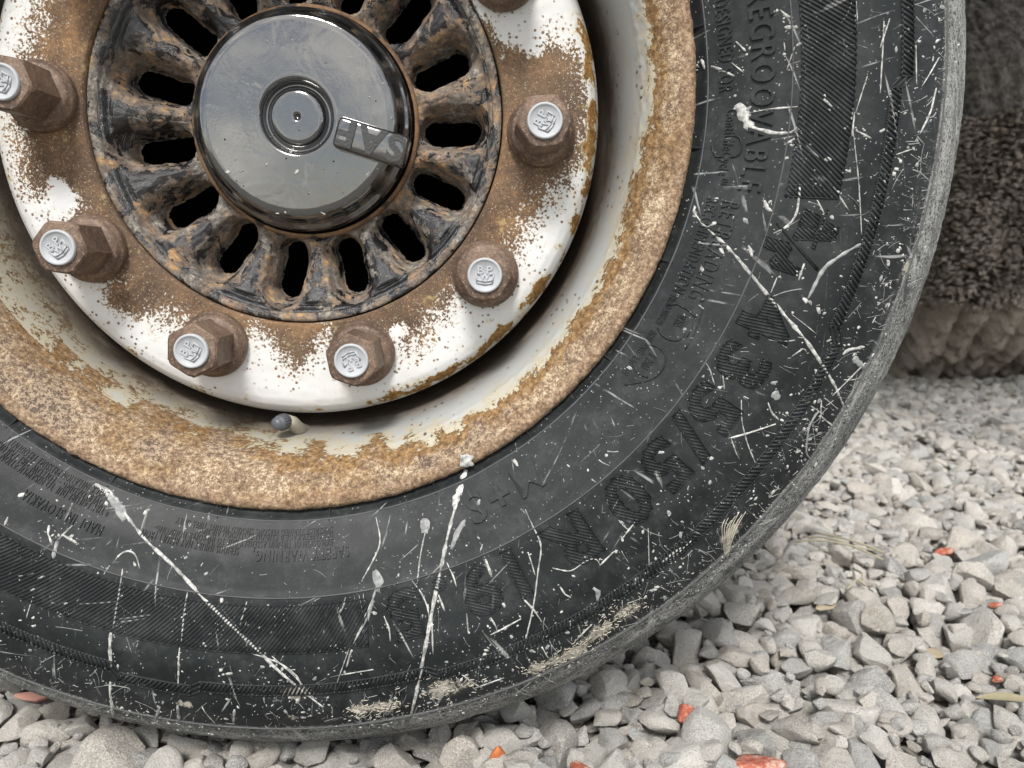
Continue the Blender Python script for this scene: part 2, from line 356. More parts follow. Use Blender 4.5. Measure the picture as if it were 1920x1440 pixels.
# tyre ---------------------------------------------------------------
ri = np.interp(np.r_[np.linspace(0, tt[int(len(tt)*.80)], 170), np.linspace(tt[int(len(tt)*.80)], tt[-1], 24)[1:]], tt, tr)
zi = np.interp(np.r_[np.linspace(0, tt[int(len(tt)*.80)], 170), np.linspace(tt[int(len(tt)*.80)], tt[-1], 24)[1:]], tt, tz)
# far side mirrored
ri2 = np.r_[ri, ri[::-1][1:][::6]]; zi2 = np.r_[zi, (-.34-zi)[::-1][1:][::6]]
def tyre_disp(R, T, Z):
    u = T*.4
    d = np.zeros_like(R); fr = Z > -.1
    def ridge(c, w, h): return h*np.exp(-((R-c)/w)**2)*fr
    d += ridge(.2645, .0013, .0011)+ridge(.2595, .0016, -.0008)           # bead line
    d += ridge(.307, .0011, .0009)                                        # thin circular rib
    d += -.0016*sstep(.3985, .4005, R)*fr                                 # buffing step at the shoulder
    d += ridge(.4005, .0012, .0010)
    d += -.0012*sstep(.422, .4235, R+.003*(noise2(u*60, R*0, 3)-.5))*fr
    sh = sstep(.375, .41, R)*fr
    d += sh*(.0011*(noise2(u*45, R*160, 5)-.5)+.0008*(noise2(u*260, R*260, 8, 3)-.5))
    d += .0004*(noise2(u*20, R*30, 9)-.5)
    # tread grooves, and lugs at the crown edge
    g = np.zeros_like(R)
    for zc in (-.02, -.085, -.17, -.255, -.32): g += np.exp(-((Z-zc)/.0055)**4)*(R > .44)
    d -= .012*np.clip(g, 0, 1)
    a, b = nof(np.clip(R, .24, .455)); sgn = np.where(Z > -.17, 1, -1)
    side = Z > -.03
    R2 = np.where(side, R+a*d, R+d); Z2 = np.where(side, Z+b*d, Z)
    # slight flattening where it stands on the gravel
    zz = R2*np.sin(T); lim = -.4445; f = np.where(zz < lim, lim/zz, 1); R2 = R2*np.where(f < 1, .35+.65*f, 1)
    return R2, Z2
me, R_, T_, Z_ = revolve('tyre', ri2, zi2, 1440, -PI, PI, tyre_disp)
u = T_*.4
dust = sstep(.396, .403, R_)*(.78+.12*np.sin(T_+.9))+sstep(.385,.40,R_)*.12+.20*sstep(.36, .40, R_)*noise2(u*25, R_*60, 21)
dust += .10*sstep(.29, .25, R_)+(.62*np.exp(-((R_-.307)/.0010)**2)+.4*np.exp(-((R_-.2645)/.0010)**2)+.5*np.exp(-((R_-.3992)/.0009)**2))*(.6+.8*noise2(u*30, R_*0, 71))
dust = np.where(Z_ < -.05, .55, dust)
# scuffed patch on the right shoulder
for (px, py, rad, k) in [(1670, 560, .035, .35), (1600, 700, .03, .32), (1700, 420, .04, .38), (1650, 480, .02, .25), (1360, 1000, .03, .3), (1180, 1170, .03, .2), (60, 1150, .03, .25), (290, 1310, .02, .25), (1730, 300, .03, .3), (1750, 150, .035, .3)]:
    r0, t0 = hit(px, py); dd = np.hypot(R_*np.cos(T_)-r0*math.cos(t0), R_*np.sin(T_)-r0*math.sin(t0)); dust = dust+k*.6*np.exp(-(dd/rad/.8)**2)
attr(me, 'dust', dust)
mud = np.full(len(R_), -.6)
for (px, py, rad) in [(555, 1285+15, .010), (840, 1290, .016), (870, 1285, .010), (720, 1325, .012), (670, 1330, .008), (1075, 1225, .011), (1170, 1150, .013), (1130, 1180, .013), (1010, 1250, .010), (1040, 1240, .010), (1370, 1000, .008), (1520, 750, .006), (1700, 500, .006), (345, 1320, .007), (550, 1345, .006)]:
    r0, t0 = hit(px, py); dx = R_*np.cos(T_)-r0*math.cos(t0); dy = R_*np.sin(T_)-r0*math.sin(t0)
    er = dx*math.cos(t0)+dy*math.sin(t0); et = -dx*math.sin(t0)+dy*math.cos(t0)
    mud = np.maximum(mud, .95*np.exp(-((er/rad/.8)**2+(et/rad/1.5)**2))-.15)
attr(me, 'mud', mud)
tyre = link('tyre', me, MT, wheel, O)

# ridged bands, lettering (all raised rubber on the sidewall) --------
def rings_to_edges(loops):
    E = []
    for lp in loops:
        for a, b in zip(lp, lp[1:]+lp[:1]): E.append((a, b))
    return E
def hatch_lines(edges, ang, pitch):
    """parallel lines at angle ang clipped to the inside of the outline; returns 2-D segments"""
    ca, sa = math.cos(ang), math.sin(ang); P = []
    E = np.array(edges, float); U = E[..., 0]*ca+E[..., 1]*sa; Vv = -E[..., 0]*sa+E[..., 1]*ca
    v = math.floor(Vv.min()/pitch)*pitch
    while v < Vv.max():
        a, b = Vv[:, 0], Vv[:, 1]; m = (a <= v) != (b <= v)
        if m.any():
            x = np.sort(U[m, 0]+(v-a[m])/(b[m]-a[m])*(U[m, 1]-U[m, 0]))
            for x0, x1 in zip(x[::2], x[1::2]):
                if x1-x0 > .0008: P.append(((x0*ca-v*sa, x0*sa+v*ca), (x1*ca-v*sa, x1*sa+v*ca)))
        v += pitch
    return P
class Strips:
    """small raised strips that follow the sidewall"""
    def __init__(s): s.V = []; s.F = []; s.n = 0
    def poly(s, r, th, w, h, base=-.0004, ends=True):
        """polyline in (r, theta) arrays with half-widths w and heights h; triangular-ish section"""
        r = np.asarray(r, float); th = np.asarray(th, float); n = len(r); w = np.broadcast_to(w, n); h = np.broadcast_to(h, n)
        x = r*np.cos(th); y = r*np.sin(th); tx = np.gradient(x); ty = np.gradient(y); l = np.hypot(tx, ty)+1e-9; nx, ny = -ty/l, tx/l
        rows = []
        for k, hh in ((-1, 0), (-.45, 1), (.45, 1), (1, 0)):
            X = x+nx*w*k; Y = y+ny*w*k; rr = np.hypot(X, Y); aa = np.arctan2(Y, X)
            rows.append(surf(rr, aa, base if hh == 0 else h))
        Vs = np.stack(rows, 1).reshape(-1, 3); s.V.append(Vs)
        i = np.arange(n-1)[:, None]*4+np.arange(3)[None]+s.n
        s.F.append(np.stack([i, i+1, i+5, i+4], -1).reshape(-1, 4))
        if ends:
            e = s.n+(n-1)*4; s.F.append(np.array([[s.n, s.n+3, s.n+2, s.n+1], [e, e+1, e+2, e+3]]))
        s.n += n*4
    def seg(s, p, q, w, h, step=.006, frame=None, base=-.0004):
        """straight segment between two local 2-D points; frame maps local -> (r, theta)"""
        n = max(2, int(math.hypot(q[0]-p[0], q[1]-p[1])/step)+2); t = np.linspace(0, 1, n)
        r, th = frame(p[0]+(q[0]-p[0])*t, p[1]+(q[1]-p[1])*t); s.poly(r, th, w, h, base)
    def mesh(s, name): return mesh_np(name, np.concatenate(s.V), np.concatenate(s.F))
def frame_arc(r0, th0):
    """local (x clockwise along the arc, y outward)"""
    return lambda x, y: (r0+y, th0-np.asarray(x)/r0)
def frame_flat(r0, th0):
    c, s_ = math.cos(th0), math.sin(th0)
    def f(x, y):
        x = np.asarray(x, float); y = np.asarray(y, float)
        X = (r0+y)*c+x*s_; Y = (r0+y)*s_-x*c; return np.hypot(X, Y), np.arctan2(Y, X)
    return f
def band_outline(r0, r1, t_start, t_end, rm, slant0=0., slant1=0.):
    n = 90; a = np.radians(t_start); b = np.radians(t_end)
    L_ = (a-b)*rm; xs = np.linspace(0, L_, n)
    top = [(x, r1-rm) for x in xs]; bot = [(x, r0-rm) for x in xs]
    top[0] = (slant0, r1-rm); top[-1] = (L_+slant1, r1-rm)
    return bot+top[::-1], a
def ridge_band(name, r0, r1, ts, te, ang, pitch, h, s0=0., s1=0.):
    rm = (r0+r1)/2; lp, a = band_outline(r0, r1, ts, te, rm, s0, s1); E = rings_to_edges([lp]); fr = frame_arc(rm, a); st = Strips()
    for p, q in hatch_lines(E, ang, pitch): st.seg(p, q, pitch*.36, h, frame=fr)
    return st, E, fr
st = None
def add_band(r0, r1, ts, te, ang, pitch, h, border=True, s0=0., s1=0.):
    st, E, fr = ridge_band('b', r0, r1, ts, te, ang, pitch, h, s0, s1)
    if border:
        for p, q in E: st.seg(p, q, .0005, h*1.05, frame=fr)
    o = link('ridged_band', st.mesh('ridged_band'), MT, tyre, smooth=False); tag(o, kind='stuff'); return o
A1 = math.radians(90+38)
add_band(.3115, .341, 48, -11.2, A1-PI/2+math.radians(-0)-math.radians(0)+0 if False else math.radians(52), .0021, .0008, s1=-.004)
add_band(.3115, .341, -80, -150, math.radians(52), .0021, .0008, s0=.004)
for (rc, a, b, g) in [(.3715, 40, 1, 55), (.365, 0, -22, 55), (.3715, -23.4, -46, 125), (.3712, -46.2, -74.5, 62), (.3665, -75.5, -98, 62), (.3705, -99, -106, 55), (.364, -107, -140, 125)]:
    add_band(rc-.0036, rc+.0036, a, b, math.radians(g), .0024, .0010)
stj = Strips()
for (r0, r1, a, b) in [(.3715, .365, 1, 0), (.365, .3715, -22, -23.4), (.3712, .3665, -74.5, -75.5), (.3665, .3705, -98, -99), (.3705, .364, -106, -107)]:
    for k in (-.0036, 0, .0036): stj.poly(np.linspace(r0, r1, 6)+k, np.radians(np.linspace(a, b, 6)), .0006, .0010)
for k in range(14):                                      # small bridges of rubber across the bead groove
    a = math.radians(40-k*15.5); stj.poly(np.linspace(.2565, .2655, 5), np.full(5, a), .0008, .0010)
tag(link('mould_rib', stj.mesh('mould_rib'), MT, tyre), kind='stuff')
MWR = simple('worn_rib_rubber', (.10, .103, .105), .6, 0, 400, .3)
for rc, w, h in ((.307, .00055, .0013), (.2645, .0004, .0014), (.4000, .0005, .0006)):
    st = Strips(); a = np.linspace(math.radians(48), math.radians(-150), 420); st.poly(rc+.0006*(noise2(a*8, a*0, 5)-.5), a, w*(.5+1.*noise2(a*40, a*0, 9)), h)
    link('circular_rib', st.mesh('circular_rib'), MWR, tyre)

def text_mesh(body, bold=0., ext=.02):
    cu = bpy.data.curves.new('t', 'FONT'); cu.body = body; cu.size = 1; cu.extrude = ext; cu.offset = bold; cu.resolution_u = 3; cu.space_character = 1.22
    ob = bpy.data.objects.new('t', cu); COL.objects.link(ob); dg = bpy.context.evaluated_depsgraph_get(); dg.update()
    me = bpy.data.meshes.new_from_object(ob.evaluated_get(dg)); bpy.data.objects.remove(ob); bpy.data.curves.remove(cu); return me
def lay_text(name, body, frame, width, height, relief, mat, parent, bold=.0, centre=False, thin=None):
    relief *= 1.35
    me = text_mesh(body, bold); n = len(me.vertices); c = np.empty(n*3, np.float32); me.vertices.foreach_get('co', c); c = c.reshape(-1, 3)
    x0, x1 = c[:, 0].min(), c[:, 0].max(); y0, y1 = 0., .70
    X = (c[:, 0]-x0)/(x1-x0)*width; Y = (c[:, 1]-y0)/(y1-y0)*height
    if centre: X = X-width/2; Y = Y-height/2
    r, th = frame(X, Y); off = np.where(c[:, 2] > 0, relief, -.0008)
    me.vertices.foreach_set('co', surf(r, th, off).astype(np.float32).ravel()); me.update()
    return link(name, me, mat, parent, smooth=False)
def text_px(body, p0, p1, h, relief=.0007, bold=0., name='raised_lettering'):
    r0, t0 = hit(*p0); r1, t1 = hit(*p1); r = (r0+r1)/2; w = (t0-t1)*r
    return lay_text(name, body, frame_arc(r-h/2, t0), w*(r-h/2)/r, h, relief, MT, tyre, bold)
text_px('REGROOVABLE', (1420, -22), (1408, 358), .0125, .0011, .01)
text_px('DESIGNED FOR', (1348, 0), (1366, 172), .0072, .0006)
text_px('ContiLifeCycle\u2122', (1374, 205), (1352, 345), .0056, .0006)
text_px('RETREADING', (1374, 378), (1303, 560), .0095, .0007)
text_px('RECOMMENDATION', (1337, 372), (1272, 548), .0066, .0006)
text_px('TREAD WIDTH', (1262, 552), (1238, 608), .0040, .0005)
text_px('BUFFING RADIUS', (1228, 622), (1168, 700), .0040, .0005)
text_px('W355', (1280, 590), (1270, 612), .0050, .0005)
text_px('R 2500', (1225, 665), (1207, 690), .0050, .0005)
text_px('M+S', (1008, 878), (880, 965), .0170, .0010, .015)
text_px('SAFETY WARNING,', (655, 1037), (474, 1037), .0062, .0007, .01)
text_px('SERIOUS INJURY MAY RESULT FROM', (448, 1031), (265, 1001), .0042, .0006)
text_px('EXPLOSION OF TIRE/RIM ASSEMBLY DUE TO IMPROPER MOUNTING\u2013', (624, 1017), (288, 988), .0038, .0005)
text_px('USE SAFETY CAGE & CLIP-ON EXTENSION AIR HOSE', (624, 1003), (368, 991), .0036, .0005)
text_px('SPECIALLY TRAINED PERSONS SHOULD MOUNT TIRES ONLY', (624, 991), (330, 977), .0034, .0005)
text_px('* TIRE FAILURE DUE TO MISAPPLICATION', (205, 960), (2, 856), .0044, .0006)
text_px('OVERLOADING \u2013 FOLLOW TIRE FAILURE', (196, 940), (-10, 834), .0042, .0006)
text_px('CHECK INFLATION PRESSURE FREQUENTLY', (206, 927), (8, 826), .0040, .0005)
text_px('MADE IN SLOVAKIA', (191, 996), (44, 926), .0062, .0007)
# the size marking: ridged numerals with a raised outline
def boundary_edges(me):
    """outline of the flat glyph"""
    bm = bmesh.new(); bm.from_mesh(me); E = [((e.verts[0].co.x, e.verts[0].co.y), (e.verts[1].co.x, e.verts[1].co.y)) for e in bm.edges if len(e.link_faces) == 1]; bm.free(); return E
for ch, px, py, wd in [('4', 1437, 597, .80), ('3', 1395, 687, .8), ('5', 1325, 757, .8), ('/', 1306, 826, .62), ('5', 1258, 880, .8), ('0', 1173, 930, .85), ('R', 1067, 1012, .95), ('1', 970, 1077, .6), ('9', 902, 1108, .85), ('.', 831, 1115, .3), ('5', 761, 1147, .85)]:
    r0, t0 = hit(px, py); me = text_mesh(ch, .035, 0.); E = np.array(boundary_edges(me)); bpy.data.meshes.remove(me)
    x0, x1 = E[..., 0].min(), E[..., 0].max(); H = .0295
    wid = (x1-x0)*H/.70*1.16
    E[..., 0] = ((E[..., 0]-x0)/(x1-x0)-.5)*wid; E[..., 1] = (E[..., 1]/.70-.5)*H
    fr = frame_flat(.3265, t0); st = Strips()
    ga = {'4': 60}.get(ch, 90)
    # ridges run close to vertical on the wheel as it stands
    la = math.radians(90)-t0+math.radians(-90)+math.radians(90-12)
    for p, q in hatch_lines(E, la, .00185): st.seg(p, q, .00066, .0007, frame=fr)
    for p, q in E: st.seg(tuple(p), tuple(q), .00045, .0010, frame=fr)
    link('ridged_numeral' if ch.isdigit() else 'ridged_character', st.mesh('numeral'), MT, tyre, smooth=False)
# the two pictograms and the line between them
def icon(loops, pc, ang, h=.0009, pitch=.0019):
    r0, t0 = hit(*pc); st = Strips(); E = []
    def fr(x, y):
        x = np.asarray(x, float); y = np.asarray(y, float); X = r0*math.cos(t0)+x; Y = r0*math.sin(t0)+y; return np.hypot(X, Y), np.arctan2(Y, X)
    for lp in loops:
        lp = [((x-pc[0])*.000325, -(y-pc[1])*.000325) for x, y in lp]; E = rings_to_edges([lp])
        for p, q in hatch_lines(E, math.radians(ang), pitch): st.seg(p, q, pitch*.36, h, frame=fr)
        for p, q in E: st.seg(p, q, .0004, h, frame=fr)
    link('ridged_pictogram', st.mesh('pictogram'), MT, tyre, smooth=False)
icon([[(1508, 392), (1539, 407), (1533, 427), (1500, 420)], [(1497, 422), (1532, 430), (1526, 448), (1490, 448)], [(1546, 414), (1571, 428), (1568, 438), (1541, 432)], [(1540, 434), (1567, 440), (1564, 450), (1534, 449)], [(1547, 394), (1550, 397), (1530, 465), (1524, 462)]], (1532, 427), -45)
icon([[(1434, 443), (1478, 456), (1484, 470), (1474, 484), (1500, 504), (1490, 514), (1450, 500), (1445, 490), (1456, 472), (1430, 461), (1440, 455)]], (1465, 478), -50)
icon([[(1457, 420), (1460, 420), (1534, 503), (1531, 505)]], (1495, 462), -50)
# round arrows beside the small lettering, bracket curves below it
st = Strips()
def curve_px(pts, w, h, S_=None, jit=0.):
    S_ = S_ or st; P = np.array([hit(*p) for p in pts]); x = P[:, 0]*np.cos(P[:, 1]); y = P[:, 0]*np.sin(P[:, 1])
    s = np.r_[0, np.cumsum(np.hypot(np.diff(x), np.diff(y)))]; n = max(6, int(s[-1]/.0022)); t = np.linspace(0, s[-1], n)
    # Catmull-like smoothing
    X = np.interp(t, s, x); Y = np.interp(t, s, y); k = max(1, min(5, n//6))
    if n > 8:
        w_ = np.hanning(2*k+3)[1:-1]; w_ /= w_.sum(); pad = k
        X = np.convolve(np.r_[2*X[0]-X[pad:0:-1], X, 2*X[-1]-X[-2:-pad-2:-1]], w_, 'valid'); Y = np.convolve(np.r_[2*Y[0]-Y[pad:0:-1], Y, 2*Y[-1]-Y[-2:-pad-2:-1]], w_, 'valid')
    W_ = w(t/s[-1]) if callable(w) else np.full(n, w)
    return np.hypot(X, Y), np.arctan2(Y, X), W_, h, S_
for pts in [[(1348, 252), (1338, 262), (1335, 280), (1343, 295), (1352, 294)], [(1372, 295), (1386, 292), (1392, 275), (1388, 258), (1378, 254)],
            [(1252, 572), (1270, 570), (1290, 580), (1305, 596)], [(1233, 615), (1243, 632), (1262, 640), (1280, 637), (1285, 625)], [(1215, 645), (1240, 650), (1250, 665), (1248, 690), (1225, 712), (1172, 722)], [(1186, 680), (1195, 700), (1215, 708)]]:
    st = Strips(); r, th, w, h, s_ = curve_px(pts, .0007, .0008, st); s_.poly(r, th, w, h); link('raised_arrow_line', st.mesh('raised_arrow_line'), MT, tyre)
for pts in [[(1305, 596), (1300, 604), (1296, 618), (1288, 632)], [(1318, 580), (1310, 605), (1300, 630), (1285, 655)]]:
    st = Strips(); r, th, w, h, s_ = curve_px(pts, .0005, .0007, st); s_.poly(r, th, w, h); link('raised_arrow_line', st.mesh('raised_arrow_line'), MT, tyre)

# splatter of dried white liquid --------------------------------------
SW, SG, SB = Strips(), Strips(), Strips()
def splash(pts, w, S_=SW, h=.00055, taper=.5):
    w0 = w*.5*.00023
    sd_ = random.random()*50
    def wf(t): return w0*(.10+1.5*noise2(t*(4+len(pts)*5)+sd_, t*0, 4, 3))*(1-taper*np.abs(2*t-1)**3)+w0*.18
    r, th, W_, h, s_ = curve_px(pts, wf, h, S_); s_.poly(r, th, W_, h, base=.00005)
def drop(r, th, rad, S_=SW, h=.0006, ax=1., ang=0.):
    n = 10; a = np.linspace(0, 2*PI, n, endpoint=False); rr = rad*(1+.25*rng.normal(size=n)*.6)
    def ring(k, hh):
        x = np.cos(a)*rr*k*ax; y = np.sin(a)*rr*k; X = r*math.cos(th)+x*math.cos(ang)-y*math.sin(ang); Y = r*math.sin(th)+x*math.sin(ang)+y*math.cos(ang)
        return surf(np.hypot(X, Y), np.arctan2(Y, X), hh)
    V = np.concatenate([ring(1, .00005), ring(.7, h), ring(.05, h*1.1)]); j = np.arange(n); j2 = (j+1) % n
    F = np.concatenate([np.stack([j, j2, n+j2, n+j], -1), np.stack([n+j, n+j2, 2*n+j2, 2*n+j], -1)])+S_.n
    S_.V.append(V); S_.F.append(F); S_.n += 3*n
BIG = [([(190, 912), (205, 915), (235, 965), (275, 1015), (330, 1065), (375, 1115), (430, 1170), (500, 1235), (560, 1290), (605, 1325)], 8),
([(180, 905), (192, 910), (205, 925), (220, 945)], 18), ([(868, 905), (857, 938), (840, 1000), (829, 1055), (815, 1120), (800, 1200), (785, 1280), (771, 1340)], 9),
([(874, 880), (866, 908), (856, 930), (852, 950)], 17), ([(1298, 370), (1300, 392), (1303, 402)], 13), ([(1302, 400), (1320, 425), (1345, 445), (1380, 480), (1420, 530), (1470, 590), (1520, 650), (1555, 705), (1582, 762)], 8),
([(1383, 195), (1395, 215), (1408, 243)], 26), ([(1404, 212), (1440, 205), (1496, 200)], 4), ([(1405, 238), (1450, 250), (1488, 250), (1496, 238)], 9), ([(1470, 272), (1490, 260)], 7),
([(212, 1057), (222, 1040), (240, 1030), (255, 1038), (262, 1066)], 4), ([(195, 1077), (206, 1060)], 4), ([(230, 1066), (228, 1085), (222, 1120), (212, 1178)], 4.5), ([(208, 1184), (206, 1210), (208, 1252)], 9),
([(207, 1278), (210, 1320), (212, 1342)], 8), ([(352, 1110), (345, 1150), (340, 1205)], 4), ([(337, 1214), (335, 1250), (334, 1288)], 4.5), ([(463, 1128), (450, 1172)], 4),
([(470, 1225), (490, 1230), (530, 1245), (560, 1268), (568, 1300)], 4), ([(510, 1230), (548, 1262), (590, 1310)], 3.5), ([(92, 985), (90, 1000), (98, 1022)], 6), ([(136, 985), (116, 1005), (105, 1016)], 4),
([(118, 1003), (145, 1019)], 6), ([(14, 972), (8, 986)], 6), ([(705, 970), (712, 1000), (714, 1020), (700, 1050), (680, 1086)], 4), ([(797, 1000), (790, 1030), (785, 1065), (783, 1092)], 4),
([(985, 955), (1000, 990), (1018, 1020), (1010, 1060), (1003, 1120), (993, 1170), (985, 1200), (983, 1215)], 4), ([(770, 1085), (790, 1110), (803, 1140), (806, 1165), (800, 1200)], 4),
([(838, 1055), (850, 1080), (856, 1100)], 4), ([(910, 1048), (918, 1070), (922, 1082)], 6), ([(990, 1035), (998, 1060), (1003, 1078)], 4), ([(980, 1122), (1000, 1142), (1016, 1166)], 5),
([(920, 1190), (945, 1178), (977, 1160)], 5), ([(920, 1158), (930, 1175), (932, 1184)], 5), ([(875, 1150), (878, 1187)], 4), ([(822, 1115), (834, 1146)], 5), ([(810, 1165), (812, 1226)], 4),
([(720, 1155), (730, 1180), (732, 1202)], 4), ([(1036, 1065), (1070, 1073), (1100, 1050), (1120, 1045), (1125, 1060)], 3.5), ([(1125, 1060), (1150, 1035), (1158, 1032)], 4), ([(1050, 1100), (1060, 1115), (1070, 1120)], 5),
([(1215, 990), (1217, 1062)], 2.5), ([(1165, 1012), (1182, 990), (1190, 980)], 4), ([(1440, 755), (1447, 775), (1460, 787)], 5), ([(1390, 750), (1390, 790), (1400, 830), (1420, 877)], 3),
([(1366, 822), (1410, 810), (1454, 795)], 5), ([(1370, 820), (1380, 850), (1386, 860)], 3), ([(1540, 750), (1538, 780), (1562, 800)], 4), ([(1580, 665), (1590, 656), (1620, 650)], 8), ([(1485, 668), (1508, 652), (1512, 662)], 4),
([(1485, 590), (1530, 626)], 2.5), ([(1445, 550), (1457, 520)], 3), ([(1497, 526), (1508, 494)], 5), ([(1560, 742), (1622, 680)], 2.5), ([(1340, 722), (1330, 690), (1323, 680)], 3), ([(1358, 730), (1355, 700)], 4),
([(1463, 19), (1475, 30), (1487, 34)], 6), ([(1470, 52), (1488, 50), (1495, 53)], 8), ([(1380, 78), (1398, 96)], 5), ([(1315, 111), (1322, 130)], 6), ([(1334, 124), (1360, 135), (1377, 143)], 6), ([(1372, 118), (1394, 136)], 3),
([(1470, 80), (1472, 96)], 3), ([(1490, 88), (1475, 132)], 2.5), ([(1657, 40), (1655, 90), (1650, 175)], 3), ([(1668, 35), (1650, 90)], 4), ([(1626, 143), (1604, 212)], 2.5), ([(1600, 203), (1598, 256)], 8),
([(1600, 250), (1608, 320), (1615, 440)], 2.5), ([(1604, 245), (1634, 260)], 5), ([(1755, 165), (1745, 210), (1725, 250)], 5), ([(1717, 85), (1718, 160)], 2.5), ([(1760, 108), (1728, 162)], 2.5),
([(1500, 350), (1495, 400), (1478, 425), (1450, 438)], 6), ([(1532, 375), (1546, 402)], 4), ([(1433, 376), (1438, 390), (1448, 396)], 8), ([(1403, 460), (1408, 470), (1410, 482)], 8), ([(1562, 350), (1575, 370), (1592, 396)], 3.5),
([(1545, 185), (1560, 201)], 8), ([(1510, 268), (1535, 295)], 5), ([(1580, 318), (1595, 322)], 7), ([(1680, 290), (1712, 279)], 3), ([(1240, 1055), (1265, 1035), (1280, 1025)], 6), ([(1605, 3), (1606, 60)], 5),
([(1110, 1290-120), (1090, 1190), (1080, 1200)], 4), ([(905, 1020), (900, 1035)], 3), ([(640, 1150), (648, 1120)], 4), ([(1268, 1200-160), (1300, 1010)], 3), ([(860, 1260), (905, 1290)], 3), ([(890, 1290), (945, 1270)], 4),
([(700, 1120), (660, 1215), (650, 1250)], 5), ([(625, 1300), (655, 1215)], 2.5), ([(640, 1265), (700, 1255)], 3)]
for pts, w in BIG:
    splash(pts, w)
    for q in range(int(2+w*.6)):                        # satellites beside each streak
        i_ = random.randrange(len(pts)-1); t = random.random(); px = pts[i_][0]*(1-t)+pts[i_+1][0]*t+random.gauss(0, 9); py = pts[i_][1]*(1-t)+pts[i_+1][1]*t+random.gauss(0, 7)
        r0, t0 = hit(px, py); drop(r0, t0, .00025+.0006*random.random()**3, SW, .0003, random.uniform(1, 2), random.uniform(0, PI))
for pts, w in [([(107, 1015), (100, 1047)], 11), ([(872, 975), (858, 997), (846, 1030)], 12), ([(712, 1080), (700, 1120), (690, 1160), (662, 1212)], 7), ([(702, 1070), (712, 1095), (708, 1110)], 22), ([(797, 972), (797, 985), (796, 1000)], 26),
               ([(1112, 1102), (1122, 1110), (1120, 1127)], 12), ([(1535, 770), (1515, 800), (1510, 850), (1520, 862)], 5), ([(1450, 735), (1460, 748)], 20), ([(1320, 580), (1310, 572)], 5), ([(205, 930), (222, 950), (235, 975)], 20),
               ([(1515, 560), (1545, 500), (1590, 470), (1620, 455)], 9), ([(1600, 670), (1620, 690)], 18), ([(333, 1322), (336, 1350)], 9), ([(300, 1325), (293, 1345)], 8), ([(440, 1330), (438, 1355)], 7)]: splash(pts, w, SG, .0007)
for k in range(7): splash([(1398-k*6.5, 958+k*3+random.uniform(-5, 5)), (1382-k*5, 985), (1370-k*2.5, 1018), (1364-k*.8, 1044)], 1.6, SB, .0005)
# loose drops, threads and scratches, denser towards the shoulder
for k in range(4200):
    t0 = math.radians(random.uniform(-135, 45)); r0 = random.choice([random.uniform(.268, .40), random.uniform(.34, .405), random.uniform(.365, .412)])
    cl = noise2(t0*9, r0*40, 31, 2)
    if cl < random.uniform(.25, .75): continue
    drop(r0, t0, .00022+.0010*random.random()**5, random.choice([SW, SW, SG]), .0004, random.uniform(1, 2.2), random.uniform(0, PI))
for k in range(2600):
    t0 = math.radians(random.uniform(-135, 45)); r0 = random.choice([random.uniform(.29, .40), random.uniform(.365, .405), random.uniform(.375, .41)])
    if noise2(t0*7, r0*30, 77, 2) < random.uniform(.25, .85): continue
    ln = .002+.016*random.random()**3.2
    # threads run roughly radially with some lean, like thrown droplets
    a = t0+random.gauss(.25 if t0 > -.9 else -.3, .45) if random.random() < .7 else random.uniform(0, PI)
    n = 7; q = np.linspace(-.5, .5, n)*ln; bend = random.gauss(0, .05)*ln; X = r0*math.cos(t0)+q*math.cos(a)-np.sin(np.linspace(0, PI, n))*bend*math.sin(a); Y = r0*math.sin(t0)+q*math.sin(a)+np.sin(np.linspace(0, PI, n))*bend*math.cos(a)
    w = (.00007+.00026*random.random()**4)*(1+1.4*np.clip(np.linspace(-1, 1, n)*random.choice([-1, 1]), 0, 1)**4*random.random()); r = np.hypot(X, Y)
    if r.max() > .42: continue
    random.choice([SW, SG, SG]).poly(r, np.arctan2(Y, X), w, .00025, base=.00003)
# clay fibres on the mud patches by the ground
for (px, py, rad) in [(840, 1290, .013), (720, 1325, .010), (1165, 1148, .011), (1075, 1222, .010), (1010, 1250, .009), (1130, 1185, .010), (670, 1332, .006)]:
    r0, t0 = hit(px, py)
    for k in range(60):
        rr = r0+random.gauss(0, rad*.42); ta = t0+random.gauss(0, rad*.8)/r0; a = random.uniform(0, PI); q = np.linspace(-.5, .5, 4)*random.uniform(.0012, .0035)
        X = rr*math.cos(ta)+q*math.cos(a); Y = rr*math.sin(ta)+q*math.sin(a); SB.poly(np.hypot(X, Y), np.arctan2(Y, X), .00013, .0005, base=.0001)
for s_, nm, mt in ((SW, 'white_splatter', MWP), (SG, 'grey_splatter', MGP), (SB, 'beige_mud', MBP)):
    tag(link(nm, s_.mesh(nm), mt, tyre), kind='stuff')

# rim ------------------------------------------------------------------
RP = [(.250, .040), (.2545, .052), (.2578, .0585), (.2582, .0625), (.2560, .0655), (.2525, .0660), (.2488, .0645), (.2470, .0628), (.2440, .0615), (.2380, .0570), (.2325, .050), (.2285, .040), (.2262, .026), (.2235, .005), (.220, -.02), (.217, -.042), (.2125, -.062), (.2095, -.08), (.2085, -.12), (.2085, -.20), (.225, -.28), (.23, -.36)]
ts, rr_, zz_ = smooth_profile(RP, 1500, .0022)
tq = np.r_[np.linspace(0, .17, 150), np.linspace(.17, ts[-1], 24)[1:]]
def rim_disp(R, T, Z):
    u = T*.25; k = sstep(.232, .24, R); n = noise2(u*220, R*260+Z*200, 4, 4)-.5
    R = R+.0011*n*sstep(.02, .05, Z)*(R > .225); Z = Z+.0016*n*k+.0007*(noise2(u*60, Z*60, 6)-.5)*k
    return R, Z
me, R_, T_, Z_ = revolve('rim', np.interp(tq, ts, rr_), np.interp(tq, ts, zz_), 1200, -PI, PI, rim_disp)
